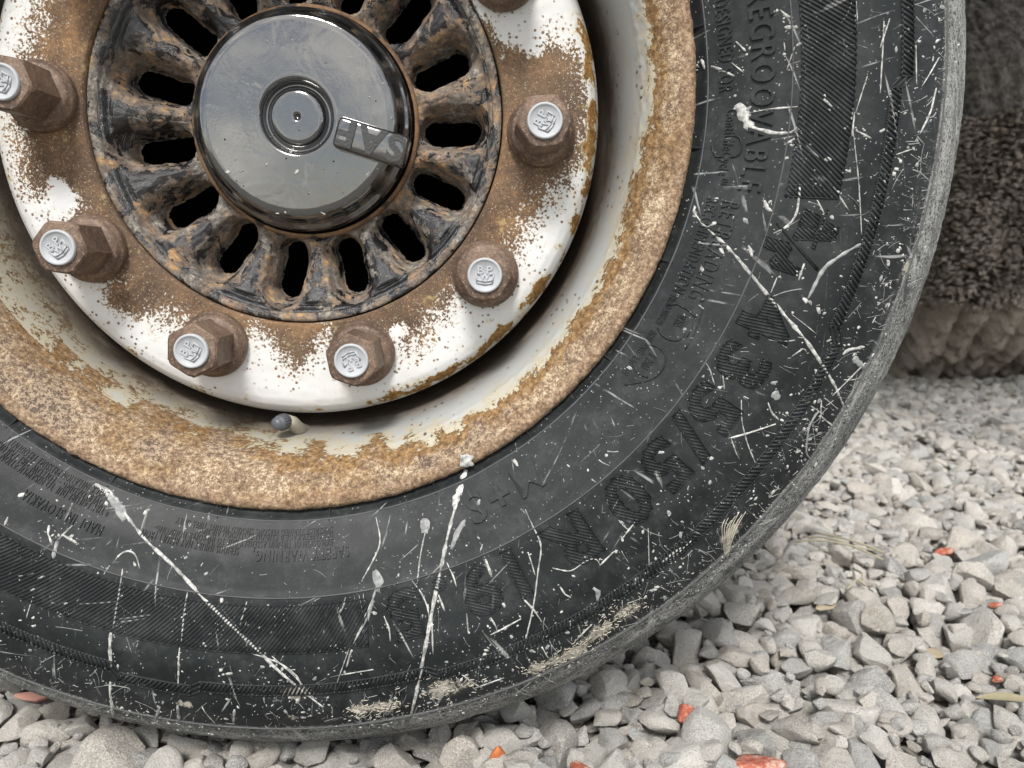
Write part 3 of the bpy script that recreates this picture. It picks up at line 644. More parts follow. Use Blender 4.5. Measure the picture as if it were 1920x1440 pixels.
# rust edge radius round the rim, read off the photograph
rb = []
for px, py in [(1208, 0), (1222, 120), (1222, 200), (1203, 300), (1175, 400), (1155, 480), (1110, 560), (1085, 595), (1045, 650), (985, 715), (930, 755), (870, 800), (800, 835), (700, 858), (620, 860), (540, 862), (430, 835), (330, 810), (250, 790), (190, 745), (130, 720), (60, 660), (15, 600), (-40, 520)]:
    rb.append(hit(px, py, .05))
rb.sort(key=lambda a: a[1]); rbt = np.array([a[1] for a in rb]); rbr = np.array([a[0] for a in rb])
prof_r = np.interp(T_, rbt, rbr)
edge_r = R_+0*Z_
f = (R_-prof_r)/.011
f = np.where(Z_ > .03, f, f.clip(-9, -.1))
f = f+.5
for px, py, rad, k in [(465, 815, .007, .9), (400, 828, .012, .8), (300, 800, .010, .7), (255, 780, .008, .9), (95, 660, .008, .8), (150, 700, .010, .7), (365, 850, .008, .6), (700, 840, .010, .8), (580, 845, .006, .5), (890, 790, .008, .5), (770, 815, .009, .7), (820, 800, .006, .6)]:
    r0, t0 = hit(px, py, .042); dd = np.hypot(R_*np.cos(T_)-r0*math.cos(t0), R_*np.sin(T_)-r0*math.sin(t0)); f = f+k*np.exp(-(dd/rad)**2)*(Z_ > .01)
attr(me, 'rust', np.clip(f, -.8, 1.6)); 
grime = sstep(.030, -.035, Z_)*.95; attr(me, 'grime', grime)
rim = link('rim', me, MR, wheel, O)
tag(rim, 'light grey rim well with a thickly rusted tan flange')

# disc -----------------------------------------------------------------
DP = [(.1412, -.012), (.1414, -.0015), (.1420, 0), (.150, .0004), (.17, .0006), (.19, .0002), (.1965, -.0006), (.2015, -.0030), (.2055, -.0075), (.2083, -.014), (.2092, -.022), (.2085, -.031), (.2045, -.043), (.197, -.055), (.188, -.066)]
ts, rr_, zz_ = smooth_profile(DP, 900, .0022)
tq = np.r_[0, .004, .008, np.linspace(.012, ts[-1]*.995, 120)]
def disc_disp(R, T, Z):
    n = noise2(T*40, R*180, 12, 4)-.5; return R, Z+.0006*n*(R < .2)
me, R_, T_, Z_ = revolve('disc', np.interp(tq, ts, rr_), np.interp(tq, ts, zz_), 1200, -PI, PI, disc_disp)
db = []
for px, py in [(925, -40), (985, 30), (1035, 75), (1082, 100), (1100, 130), (1105, 240), (1098, 300), (1075, 322), (1040, 355), (1010, 395), (985, 425), (960, 480), (915, 520), (860, 548), (830, 580), (805, 598), (790, 640), (745, 655), (690, 655), (600, 625), (555, 648), (510, 638), (480, 618), (430, 640), (360, 615), (300, 590), (255, 575), (222, 548), (205, 520), (170, 510), (150, 460), (135, 410), (110, 372), (65, 372), (45, 340), (32, 280), (25, 215), (45, 150), (50, 100), (62, 50), (72, -10), (90, -60)]:
    db.append(hit(px, py, 0.))
db.sort(key=lambda a: a[1]); dbt = np.array([a[1] for a in db]); dbr = np.array([a[0] for a in db])
f = (np.interp(T_, dbt, dbr)-R_)/.055+.5
for px, py, rad, k in [(120, 372, .008, -.9), (108, 345, .006, -.7), (945, 60, .014, -.55), (900, 10, .010, -.6), (990, 55, .014, -.4), (950, 140, .006, -.6), (940, 108, .004, -.6), (1000, 100, .008, -.35), (747, 620, .006, -.7), (730, 650, .006, -.4), (250, 570, .010, .35), (215, 560, .008, .3), (560, 640, .014, .3), (780, 560, .010, .15), (560, 690, .012, .25), (700, 765, .004, .3)]:
    r0, t0 = hit(px, py, 0.); dd = np.hypot(R_*np.cos(T_)-r0*math.cos(t0), R_*np.sin(T_)-r0*math.sin(t0)); f = f+k*np.exp(-(dd/rad)**2)
f = np.where(R_ > .2, np.minimum(f, .22), f)
attr(me, 'rust', np.clip(f, -.45, 1.5))
ta = np.degrees(T_)
dens = np.interp(ta, [-180, -128, -118, -100, -84, -76, -66, -50, -36, -30, -18, -8, 6, 16, 24, 180], [.10, .12, .2, .16, .3, .28, .48, .54, .55, .30, .38, .58, .64, .55, .05, .1])
lip = dens*np.exp(-((R_-.2045)/.0065)**2)*np.where(Z_ > -.03, 1, 0)+.1
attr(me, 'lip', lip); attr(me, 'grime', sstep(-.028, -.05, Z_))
disc = link('wheel_disc', me, MD, wheel, O)
tag(disc, 'white painted steel disc rusted brown from the hub outwards')
me, *_ = revolve('gap', np.array([.1340, .1345, .1380, .1402, .1404]), np.array([-.030, -.0035, -.0022, -.0028, -.014]), 720, -PI, PI, lambda R, T, Z: (R, Z+.0008*(noise2(T*70, R*300, 15)-.5)))
attr(me, 'proud', np.zeros(len(me.vertices)))
link('centring_ring', me, MH, wheel, O)
# black hand holes between disc and rim: closed behind by the drum
me, *_ = revolve('drum', np.array([.004, .19, .2, .2, .215]), np.array([-.17, -.17, -.18, -.27, -.27]), 96, -PI, PI)
link('brake_drum', me, simple('shade_black_drum_iron', (.012, .011, .010), .9, 0, spec=.1), wheel, O)  # near-black colour stands in for the shade inside the wheel
for k in range(10):
    me, *_ = revolve('disc_web', np.array([.188, .190, .196, .203, .2095]), np.array([-.066, -.085, -.10, -.112, -.118]), 24, math.radians(36*k+17), math.radians(36*k+36))
    attr(me, 'rust', np.full(len(me.vertices), .2)); attr(me, 'lip', np.zeros(len(me.vertices))); attr(me, 'grime', np.ones(len(me.vertices)))
    link('disc_web', me, MD, wheel, O)

# hub flange with fifteen slots ---------------------------------------------
rg = np.r_[np.linspace(.058, .078, 8)[:-1], np.linspace(.078, .1342, 96)]; NT = 1080
th = np.linspace(-PI, PI, NT, endpoint=False); R, T = np.meshgrid(rg, th, indexing='ij')
ph = math.radians(-98.5); a = (T-ph+PI/15) % (2*PI/15)-PI/15
sx = R*np.sin(a); cy = R*np.cos(a)
def capsule(r0, r1, w, x, y): return np.hypot(x, np.clip(y, r0+w, r1-w)-y)-w
wob = .0011*(noise2(T*30, R*160, 40, 3)-.5)*2
hole = capsule(.0812, .1282, .0110, sx, cy)+wob; scoop = capsule(.0806, .1318, .0139, sx, cy)+wob
base = np.interp(R, [.058, .078, .084, .098, .122, .1285, .131, .1342], [-.036, -.036, -.033, -.026, -.0155, -.0135, -.0075, -.0065])
crown = -.0022*sstep(.5, 1., np.abs(a)/(PI/15)*0) 
spoke = .0048*sstep(-.001, .009, scoop)*sstep(.080, .092, R)*sstep(.131, .126, R)
Z = base+spoke-.010*sstep(.0025, -.0035, scoop)*sstep(.0815, .10, R)-.0035*sstep(.003, -.003, scoop)
Z = Z-.003*sstep(.0014, -.0003, np.abs(R-.1308)-.0006)
rough = .0014*(noise2(T*45, R*260, 50, 5, .6)-.5)+.0010*(noise2(T*14, R*80, 51, 3)-.5)*2
Z = Z+rough
Z = np.where(hole < 0, Z-.016*sstep(0, -.0018, hole), Z)
V = np.stack([R*np.cos(T), -Z, R*np.sin(T)], -1).reshape(-1, 3)
i = np.arange(len(rg)-1)[:, None]; j = np.arange(NT)[None]; j2 = (j+1) % NT
F = np.stack([i*NT+j, (i+1)*NT+j, (i+1)*NT+j2, i*NT+j2], -1).reshape(-1, 4)
hm = hole.ravel()[F].max(1); F = F[hm > -.0021]
me = mesh_np('hub', V, F); attr(me, 'proud', (sstep(0, .01, scoop)*sstep(.085, .10, R)).ravel())
hub = link('hub_flange', me, MH, wheel, O); tag(hub, 'rusty cast hub flange with a ring of fifteen slots and flaking black paint')

# hub cap ---------------------------------------------------------------
CP = [(.0001, -.0082), (.0010, -.0080), (.0022, -.0064), (.0030, -.0060), (.0160, -.0060), (.0176, -.0066), (.0190, -.0088), (.0204, -.0112), (.0222, -.0118), (.0232, -.0104), (.0240, -.0070), (.0250, -.0052), (.0262, -.0044), (.0275, -.0045), (.045, -.0045), (.0625, -.0046), (.0660, -.0052), (.0685, -.0072), (.0700, -.0105), (.0706, -.0150), (.0722, -.0175), (.0755, -.0195), (.0765, -.0225), (.0768, -.030), (.0785, -.0335), (.0785, -.045)]
ts, rr_, zz_ = smooth_profile(CP, 1200, .0009); tq = np.linspace(0, ts[-1], 150)
me, *_ = revolve('hub_cap', np.maximum(np.interp(tq, ts, rr_), .00005), np.interp(tq, ts, zz_), 360, -PI, PI)
cap = link('hub_cap', me, MC, wheel, O)
tag(cap, 'glossy black domed hub cap with a centre button')
# small dried marks on the face
for k, (px, py, a, b) in enumerate([(556, 322, .0022, .0010), (427, 322, .0020, .0011), (547, 283, .0028, .0006), (500, 308, .0012, .0005), (690, 325, .0026, .0006), (520, 400, .0014, .0005), (606, 400, .0020, .0004), (535, 398, .0009, .0006), (708, 316, .0007, .0006)]):
    p = at(px, py, -.0042); bm = bmesh.new(); bmesh.ops.create_icosphere(bm, subdivisions=2, radius=1)
    for v in bm.verts: q = v.co.copy(); v.co = Vector((q.x*a, q.y*.00025, q.z*b*(1+.4*math.sin(q.x*5+k))))
    me = bpy.data.meshes.new('mark'); bm.to_mesh(me); bm.free(); o = link('dried_mark', me, MWP, cap, (p.x, -(-.0044)-.0001, p.z)); o.rotation_euler = (0, random.uniform(-1, 1.2), 0)
# emblem plate: a rounded bar on the cap, lettered upside down
ea = math.radians(-16.6); ec = Vector((.0520, 0, -.0180)); er0 = Matrix.Rotation(-ea, 4, 'Y')
def box_bevel(sx_, sy_, sz_, bev, seg=3):
    bm = bmesh.new(); bmesh.ops.create_cube(bm, size=1)
    for v in bm.verts: v.co = Vector((v.co.x*sx_, v.co.y*sy_, v.co.z*sz_))
    bmesh.ops.bevel(bm, geom=bm.edges[:], offset=bev, segments=seg, profile=.5, affect='EDGES'); me = bpy.data.meshes.new('b'); bm.to_mesh(me); bm.free(); return me
plate = link('emblem_plate', box_bevel(.050, .0150, .0215, .0038, 5), MC, cap, (ec.x, -.0035+.0035, ec.z)); plate.rotation_euler = (0, -ea, 0)
MCL = simple('worn_black_lettering', (.018, .018, .018), .22, 0, 600, .9)
me = text_mesh('SAF', .04, .05); n = len(me.vertices); c = np.empty(n*3, np.float32); me.vertices.foreach_get('co', c); c = c.reshape(-1, 3)
x0, x1 = c[:, 0].min(), c[:, 0].max(); X = ((c[:, 0]-x0)/(x1-x0)-.5)*.0455; Y = (c[:, 1]/.70-.5)*.0165
me.vertices.foreach_set('co', np.stack([-X, np.where(c[:, 2] > 0, -.0088, -.006), -Y], -1).astype(np.float32).ravel()); me.update()
link('emblem_letters', me, MCL, plate, smooth=False)
me2, *_ = revolve('cap_base_ring', np.array([.0785, .0800, .0812, .0815]), np.array([-.030, -.0305, -.032, -.040]), 240, -PI, PI)
link('cap_base_ring', me2, MRR, cap)

# wheel nuts -------------------------------------------------------------
def nut_mesh():
    bm = bmesh.new(); A = .0160/math.cos(PI/6)
    # hexagon with chamfered top corners
    def hexring(r, y, cut=None):
        out = []
        for k in range(48):
            a = 2*PI*k/48; q = ((a+PI/6) % (PI/3))-PI/6; rad = (r*math.cos(PI/6))/math.cos(q)
            if cut: rad = min(rad, cut)
            out.append(bm.verts.new((rad*math.cos(a+PI/6), -y, rad*math.sin(a+PI/6))))
        return out
    ys = [(A, .010, None), (A, .0415, None), (A, .0425, .0181), (A, .0440, .0172), (A*.93, .0452, .0160), (A*.9, .0454, .0125), (A*.2, .0454, .011)]
    prev = None
    for r, y, cu in ys:
        ring = hexring(r, y, cu)
        if prev:
            for k in range(48): bm.faces.new((prev[k], prev[(k+1) % 48], ring[(k+1) % 48], ring[k]))
        prev = ring
    bm.faces.new(prev); bm.normal_update(); me = bpy.data.meshes.new('nut'); bm.to_mesh(me); bm.free()
    return me
NM = nut_mesh()
wp = np.array([(.0150, .0125), (.0185, .0122), (.0200, .0112), (.0212, .0098), (.0214, .0080), (.0226, .0072), (.0231, .0060), (.0233, .0030), (.0228, .0002), (.0228, -.002)])
WM, *_ = revolve('washer', wp[:, 0], wp[:, 1], 48, -PI, PI)
cp = np.array([(.0001, .0466), (.0090, .0466), (.0094, .0472), (.0100, .0477), (.0108, .0476), (.0112, .0470), (.0113, .0455), (.0113, .0440)])
CM, *_ = revolve('nut_cover', cp[:, 0], cp[:, 1], 40, -PI, PI)
MCP = Mat('pale_grey_plastic'); MCP = MCP.done(MCP.mix(MCP.noise(160, 4), (.42, .44, .46), (.36, .375, .39)), .6, MCP.bump(MCP.noise(500, 3), .12, .0004), 0, .5)
def badge_mesh():
    Vs, Fs, n0 = [], [], 0
    for body, cx, cy, w, h, rot_ in [('B', -.0028, .0035, .0038, .0050, 0), ('P', .0030, .0035, .0036, .0050, 0), ('W', 0., -.0012, .0060, .0040, 0)]:
        me = text_mesh(body, 0.012, .05); n = len(me.vertices); c = np.empty(n*3, np.float32); me.vertices.foreach_get('co', c); c = c.reshape(-1, 3)
        x0, x1 = c[:, 0].min(), c[:, 0].max(); X = ((c[:, 0]-x0)/(x1-x0)-.5)*w+cx; Y = (c[:, 1]/.7-.5)*h+cy
        V = np.stack([X, np.where(c[:, 2] > 0, -.0474, -.0462), Y], -1); Vs.append(V)
        for p in me.polygons:
            v = list(p.vertices)
            for k in range(1, len(v)-1): Fs.append((v[0]+n0, v[k]+n0, v[k+1]+n0))
        n0 += n; bpy.data.meshes.remove(me)
    # crown-like base lines
    for (x0, y0, x1, y1) in [(-.0058, .0018, -.0050, -.0048), (.0058, .0018, .0050, -.0048), (-.0050, -.0048, 0, -.0058), (0, -.0058, .0050, -.0048), (-.0052, -.0030, 0, -.0040), (0, -.0040, .0052, -.0030), (-.0058, .0018, -.0034, .0002), (.0058, .0018, .0034, .0002)]:
        d = Vector((x1-x0, y1-y0)); l = d.length; nx, ny = -d.y/l*.0004, d.x/l*.0004
        q = [(x0+nx, y0+ny), (x1+nx, y1+ny), (x1-nx, y1-ny), (x0-nx, y0-ny)]
        Vs.append(np.array([(a, -.0474, b) for a, b in q]+[(a, -.0462, b) for a, b in q]))
        for f_ in [(0, 1, 2), (0, 2, 3), (0, 4, 5), (0, 5, 1), (1, 5, 6), (1, 6, 2), (2, 6, 7), (2, 7, 3), (3, 7, 4), (3, 4, 0)]: Fs.append(tuple(k+n0 for k in f_))
        n0 += 8
    return mesh_np('badge', np.concatenate(Vs), np.array(Fs))
BM = badge_mesh()
hexrot = {0: 95, 1: 90, 2: 10, 3: 56, 4: 81, 5: 20, 6: 33, 7: 12, 8: 70, 9: 42}; caprot = {0: 62, 1: -2, 2: 205, 3: 58, 4: 42, 5: 66, 6: 10, 7: 130, 8: 250, 9: 330}
for k in range(10):
    a = math.radians(-3.7-36*k)
    x, z = .1675*math.cos(a), .1675*math.sin(a)
    nut = link('wheel_nut', NM, MN, wheel, (x, 0, ZC+z), smooth=False); nut.rotation_euler = (0, -math.radians(hexrot[k]+30-60), 0)
    w_ = link('washer', WM, MN, nut)
    c_ = link('nut_cover', CM, MCP, nut); b_ = link('raised_badge', BM, MCP, nut, smooth=False)
    b_.rotation_euler = (0, -math.radians(caprot[k]-hexrot[k]+30), 0)
for p in NM.polygons: p.use_smooth = False

# valve -------------------------------------------------------------------
def tube(pts, rads, seg=16):
    P = [Vector(p) for p in pts]; V = []; F = []
    for i_, p in enumerate(P):
        d = (P[min(i_+1, len(P)-1)]-P[max(i_-1, 0)]).normalized(); u_ = d.cross(Vector((0, 0, 1))); u_ = u_.normalized() if u_.length > .05 else Vector((1, 0, 0)); v_ = d.cross(u_).normalized()
        for k in range(seg): a = 2*PI*k/seg; V.append(p+(u_*math.cos(a)+v_*math.sin(a))*rads[i_])
    for i_ in range(len(P)-1):
        for k in range(seg): F.append((i_*seg+k, i_*seg+(k+1) % seg, (i_+1)*seg+(k+1) % seg, (i_+1)*seg+k))
    V.append(P[0]); V.append(P[-1]); n = len(V)
    F3 = [(a, b, c) for a, b, c, d in F]+[(a, c, d) for a, b, c, d in F]
    for k in range(seg): F3.append((n-2, (k+1) % seg, k)); F3.append((n-1, (len(P)-1)*seg+k, (len(P)-1)*seg+(k+1) % seg))
    return mesh_np('tube', np.array(V), np.array(F3))

valve = link('valve_stem', tube([at(604, 812, -.050), at(586, 811, -.034), at(570, 810, -.018), at(558, 803, -.006), at(548, 792, .001), at(535, 788, .004)], [.0062, .0060, .0056, .0052, .0048, .0046]), simple('dull_brass', (.42, .39, .32), .5, .3), wheel, O)
a_, b_ = at(537, 789, .003), at(514, 797, .014)
vc = link('valve_cap', tube([a_, a_, a_.lerp(b_, .6), a_.lerp(b_, .62), a_.lerp(b_, .85), b_.lerp(a_, .02), b_], [.001, .0054, .0054, .0049, .0046, .0030, .0004], 20), simple('dark_grey_plastic', (.10, .11, .125), .4), valve)
dirv = (b_-a_).normalized(); s_u = dirv.cross(Vector((0, 0, 1))).normalized(); s_v = dirv.cross(s_u)
V = []; F = []
for k in range(20):
    a = 2*PI*k/20; rd = s_u*math.cos(a)+s_v*math.sin(a); tg = s_v*math.cos(a)-s_u*math.sin(a); n = len(V)
    for t_ in (.08, .55):
        p = a_.lerp(b_, t_)+rd*.0053; V += [p-tg*.0004, p+rd*.0006, p+tg*.0004]
    F += [(n, n+1, n+4, n+3), (n+1, n+2, n+5, n+4)]
tag(link('knurl', mesh_np('knurl', np.array(V), np.array(F)), simple('knurl_grey', (.08, .085, .095), .45), vc), kind='stuff')
# dried putty blob on the flange
bm = bmesh.new(); bmesh.ops.create_icosphere(bm, subdivisions=3, radius=1)
for v in bm.verts:
    q = v.co.copy(); f_ = 1+.35*math.sin(q.x*4+1)*math.cos(q.z*5); v.co = Vector((q.x*.0045*f_, q.y*.0016, q.z*.0042*f_))
me = bpy.data.meshes.new('blob'); bm.to_mesh(me); bm.free()
pb = at(875, 864, .0668); link('putty_blob', me, MWP, wheel, (pb.x, pb.y, pb.z+ZC))

# ------------------------------------------------------------------ gravel ground
gm = Mat('gravel_bed'); vv = gm.voro(45, out='Color'); vd = gm.voro(45)
sep = gm.n('ShaderNodeSeparateColor'); gm.l(vv, sep.inputs[0])
gcol = gm.ramp(sep.outputs[0], [(0, (.26, .24, .21)), (.5, (.38, .37, .34)), (1, (.5, .48, .44))])
gcol = gm.mix(gm.rng(gm.noise(400, 4), .4, .7), gcol, (.2, .185, .165))
GB = gm.done(gcol, .9, gm.bump(gm.math('SUBTRACT', 1., gm.math('MULTIPLY', vd, 30.)), .6, .006), 0, .2)
bm = bmesh.new(); bmesh.ops.create_grid(bm, x_segments=120, y_segments=120, size=1)
for v in bm.verts:
    x, y = v.co.x, v.co.y; x = math.copysign(abs(x)**3, x)*150; y = math.copysign(abs(y)**3, y)*150
    d = math.hypot(x-.8, y-1.2); v.co = Vector((x, y, -.026+.018*min(1, max(0, (d-2.8)/1.2))))
me = bpy.data.meshes.new('gravel_ground'); bm.to_mesh(me); bm.free()
ground = link('gravel_ground', me, GB); tag(ground, kind='structure')

def ico(sub):
    bm = bmesh.new(); bmesh.ops.create_icosphere(bm, subdivisions=sub, radius=1); bm.verts.ensure_lookup_table()
    V = np.array([v.co[:] for v in bm.verts]); F = np.array([[v.index for v in f_.verts] for f_ in bm.faces]); bm.free(); return V, F
ICO = {s_: ico(s_) for s_ in (1, 2, 3)}
def stone_shape(sub, seed):
    """unit stone: sphere cut by random soft planes, flattened, slightly lumpy"""
    g = np.random.default_rng(seed); V, F = ICO[sub]; V = V.copy()
    for k in range(g.integers(9, 15)):
        n = g.normal(size=3); n /= np.linalg.norm(n); d = g.uniform(.40, .80); h = V@n-d
        V = V-np.outer(np.where(h > 0, h*g.uniform(.88, .99), 0), n)
    A = g.normal(size=(3, 3))*2.2; b = g.uniform(0, 6, 3)
    V = V*(1+.045*np.sin(V@A+b).sum(1, keepdims=True)/1.5)
    V = V*np.array([1., g.uniform(.62, .95), g.uniform(.45, .72)]); V /= np.abs(V).max()
    return V, F
NSH = 36
SHP = {s_: [stone_shape(s_, 100+k) for k in range(NSH)] for s_ in (1, 2, 3)}
# drop stones one after another onto a height field
CELL = .004; X0, X1, Y0, Y1 = -.95, 3.3, -.42, 3.4
HX, HY = int((X1-X0)/CELL), int((Y1-Y0)/CELL); HM = np.full((HX, HY), -.028, np.float32)
stones = []
def in_view(x, y, m=.28):
    # keep stones the camera could see, plus a margin for a step to the side
    q = np.array([x-CX, y+CD, -.35-CZ-ZC+.35]); q = np.array([x-CX, y+CD, -(CZ+ZC)])
    zf = q@fwd; 
    if zf < .1: return False
    u_ = 960+FPX*(q@rgt)/zf; v_ = 720+FPX*(q@dwn)/zf; M = m*FPX/zf
    return -M < u_ < 1920+M and v_ < 1440+M
def place(x, y, r, layer):
    best = None
    for _ in range(4):
        xx = x+random.uniform(-1, 1)*r*1.3; yy = y+random.uniform(-1, 1)*r*1.3
        i0 = int((xx-X0)/CELL); j0 = int((yy-Y0)/CELL); k = max(1, int(r*.8/CELL))
        if i0-k < 0 or j0-k < 0 or i0+k+1 >= HX or j0+k+1 >= HY: continue
        w = HM[i0-k:i0+k+1, j0-k:j0+k+1]; m = float(w.mean())+.35*float(w.max()-w.mean())
        if best is None or m < best[0]: best = (m, xx, yy, i0, j0, k)
    if best is None: return
    m, xx, yy, i0, j0, k = best
    flat = random.uniform(.42, .62); zc = m+r*flat*.62
    if zc+r*flat*.8 > .008+.25*r and layer < 3: return
    if layer == 3 and zc > .004: return
    # under the tyre the stones are pressed down
    if abs(xx) < .45 and yy > -.03 and yy < .36:
        lim = ZC-math.sqrt(max(0, .456**2-xx*xx)); 
        if zc+r*flat > lim+.002:
            zc = lim+.002-r*flat
            if zc < -.06: return
    stones.append((xx, yy, zc, r))
    kk = int(r/CELL)+1; a0, a1, b0, b1 = max(0, i0-kk), min(HX, i0+kk+1), max(0, j0-kk), min(HY, j0+kk+1)
    gx, gy = np.meshgrid((np.arange(a0, a1)+.5)*CELL+X0-xx, (np.arange(b0, b1)+.5)*CELL+Y0-yy, indexing='ij')
    q = 1-(gx*gx+gy*gy)/(r*r*.85); top = zc+np.where(q > 0, np.sqrt(np.clip(q, 0, 1))*r*flat*1.05, -9)
    HM[a0:a1, b0:b1] = np.maximum(HM[a0:a1, b0:b1], top)
def spread(n, rlo, rhi, layer, power=1.):
    for _ in range(n):
        x = random.uniform(X0+.05, X1-.05); y = random.uniform(Y0+.05, Y1-.05)
        if not in_view(x, y): continue
        if yy_hidden(x, y): continue
        place(x, y, rlo+(rhi-rlo)*random.random()**power, layer)
def yy_hidden(x, y): return (x < -.5 and y > .6) or (x < .2 and y > .7) or (abs(x) < .3 and .12 < y < .35)
spread(14000, .013, .021, 1)
spread(9000, .012, .027, 2, 1.9)
spread(22000, .008, .018, 2, 1.2)
spread(26000, .0045, .011, 3, 1.4)
spread(16000, .0030, .007, 3, 1.2)
# nearest and largest first
def screen(s_):
    q = np.array([s_[0]-CX, s_[1]+CD, s_[2]-(CZ+ZC)]); zf = q@fwd; u_ = 960+FPX*(q@rgt)/zf; v_ = 720+FPX*(q@dwn)/zf
    inside = -30 < u_ < 1950 and 0 < v_ < 1470
    # hidden behind the tyre?
    r_, t_ = hit(u_, v_) if inside else (1, 0)
    vis = inside and r_ > .438
    return (s_[3]/zf*FPX if vis else 0), u_, v_, zf
info = [screen(s_) for s_ in stones]; order = sorted(range(len(stones)), key=lambda k: -info[k][0])
single = order[:300]; rest = order[300:]
SM = []
for k in range(NSH):
    V, F = SHP[3][k]; me = mesh_np('stone', V, F); me.polygons.foreach_set('use_smooth', np.ones(len(F), bool)); me.set_sharp_from_angle(angle=math.radians(27)); SM.append(me)
def rand_rot():
    return (random.gauss(0, .35), random.gauss(0, .35), random.uniform(0, 2*PI))
MSO.name = 'gravel_stone_single'
# single stones: object coordinates are unit sized, so scale the texture in a copy of the material
m_ = MSO.node_tree
for nd in m_.nodes:
    if nd.type == 'TEX_NOISE': nd.inputs['Scale'].default_value *= .022
    if nd.type == 'BUMP': nd.inputs['Distance'].default_value *= 1.
for k in single:
    x, y, z, r = stones[k]
    o = link('stone', SM[random.randrange(NSH)], MSO, ground, (x, y, z)); o.rotation_euler = rand_rot(); o.scale = (r*1.18,)*3
from mathutils import Euler
Vb, Fb, Tb, nb = [], [], [], 0
rest_mesh = {1: [[], [], [], 0], 2: [[], [], [], 0]}
for k in rest:
    x, y, z, r = stones[k]; sz, u_, v_, zf = info[k]
    dist = math.hypot(x-CX, y+CD); sub = 2 if (sz > 9 and dist < 1.6) else 1
    B = rest_mesh[sub]; V, F = SHP[sub][random.randrange(NSH)]
    Mx = np.array(Euler(rand_rot()).to_matrix()); B[0].append((V*r*1.18)@Mx.T+np.array([x, y, z])); B[1].append(F+B[3]); B[2].append(np.full(len(V), random.random())); B[3] += len(V)
B1, B2 = rest_mesh[1], rest_mesh[2]
me = mesh_np('loose_gravel', np.concatenate(B2[0]+B1[0]), np.concatenate(B2[1]+[f_+B2[3] for f_ in B1[1]])); attr(me, 'tint', np.concatenate(B2[2]+B1[2]))
o = tag(link('loose_gravel', me, MSA, ground), kind='stuff'); me.set_sharp_from_angle(angle=math.radians(36))
print('stones', len(stones), 'tris', sum(len(b) for s_ in (1, 2) for b in rest_mesh[s_][1]))

def ground_at(px, py, h=0.):
    d = rgt*(px-960)/FPX+dwn*(py-720)/FPX+fwd; t = (h-(CZ+ZC))/d[2]; return CX+t*d[0], -CD+t*d[1]
def top_at(x, y, r):
    i0 = int((x-X0)/CELL); j0 = int((y-Y0)/CELL); k = max(1, int(r/CELL)); w = HM[i0-k:i0+k+1, j0-k:j0+k+1]; return float(w.mean()*.6+w.max()*.4)

# coloured fragments lying on the gravel -----------------------------------
MBR = Mat('red_brick_clay'); c_ = MBR.ramp(MBR.noise(110, 8, .8), [(.38, (.22, .065, .045)), (.48, (.40, .115, .07)), (.55, (.46, .24, .18)), (.61, (.52, .46, .40))]); MBR = MBR.done(c_, .85, MBR.bump(MBR.noise(500, 4), .7, .001), 0, .2)
MOR = simple('orange_clay', (.58, .19, .07), .7, 0, 400, .3); MYL = simple('ochre_stone', (.42, .355, .25), .8, 0, 300, .3); MGP2 = simple('pale_pink_stone', (.52, .27, .22), .85, 0, 300, .3)
def fragment(label, px, py, size, mat, seed, scl=(1, .8, .7), rot_=(0, 0, 0), name='brick_fragment', cat='brick fragment', lift=.25):
    x, y = ground_at(px, py, .004); V, F = stone_shape(3, seed); V = V*np.array(scl)*size
    me = mesh_np(name, V, F); o = link(name, me, mat, None, (x, y, top_at(x, y, size*.4)+size*lift)); o.rotation_euler = rot_; tag(o, label, cat, 'ochre pebbles in the gravel' if cat == 'pebble' else 'brick fragments lying in the gravel'); return o
fragment('bright red brick chunk on pale gravel just right of the tyre', 1284, 1350, .0125, MBR, 901, (1, .9, .9), (.3, .2, .5))
fragment('large flat red brick piece cut off by the bottom edge', 1422, 1444, .023, MBR, 902, (1, .8, .6), (.1, .1, .3))
f1 = fragment('upright orange clay stub between white stones', 931, 1422, .0115, MOR, 903, (.55, .5, 1.3), (.1, .1, .3))
fragment('small salmon brick chip wedged beside a grey slate stone', 1491, 1342, .0075, MBR, 904, (1, .8, .7), (.2, .1, 1.))
fragment('faded pink brick shard at the left edge under the tyre', 72, 1318, .014, MGP2, 905, (1.2, .7, .6), (0, .3, .4))
fragment('far vermilion brick crumb right of the dry grass', 1768, 1034, .013, MBR, 906, (1.2, .8, .7), (0, 0, .3))
fragment('dark red brick crumb next to the dry grass strands', 1583, 1048, .009, MBR, 907, (1, .9, .8), (0, 0, 1.1))
fragment('tiny red crumb near the right edge below the shade', 1869, 1141, .008, MBR, 908, (1.2, .8, .6), (0, 0, .2))
fragment('narrow red sliver leaning on a tan stone', 1871, 1248, .008, MBR, 909, (.6, 1.3, .7), (0, 0, .5))
fragment('ochre yellow oblong pebble right of the tyre edge', 1546, 1138, .011, MYL, 910, (1.3, .7, .6), (0, 0, .1), 'ochre_pebble', 'pebble')
fragment('second ochre pebble with a dark side further right', 1755, 1193, .011, MYL, 911, (1.1, .9, .7), (0, 0, -.4), 'ochre_pebble', 'pebble')
fragment('reddish brick crumb partly hidden at the bottom centre', 1090, 1432, .010, MBR, 912, (1, .9, .7), (0, 0, .7))
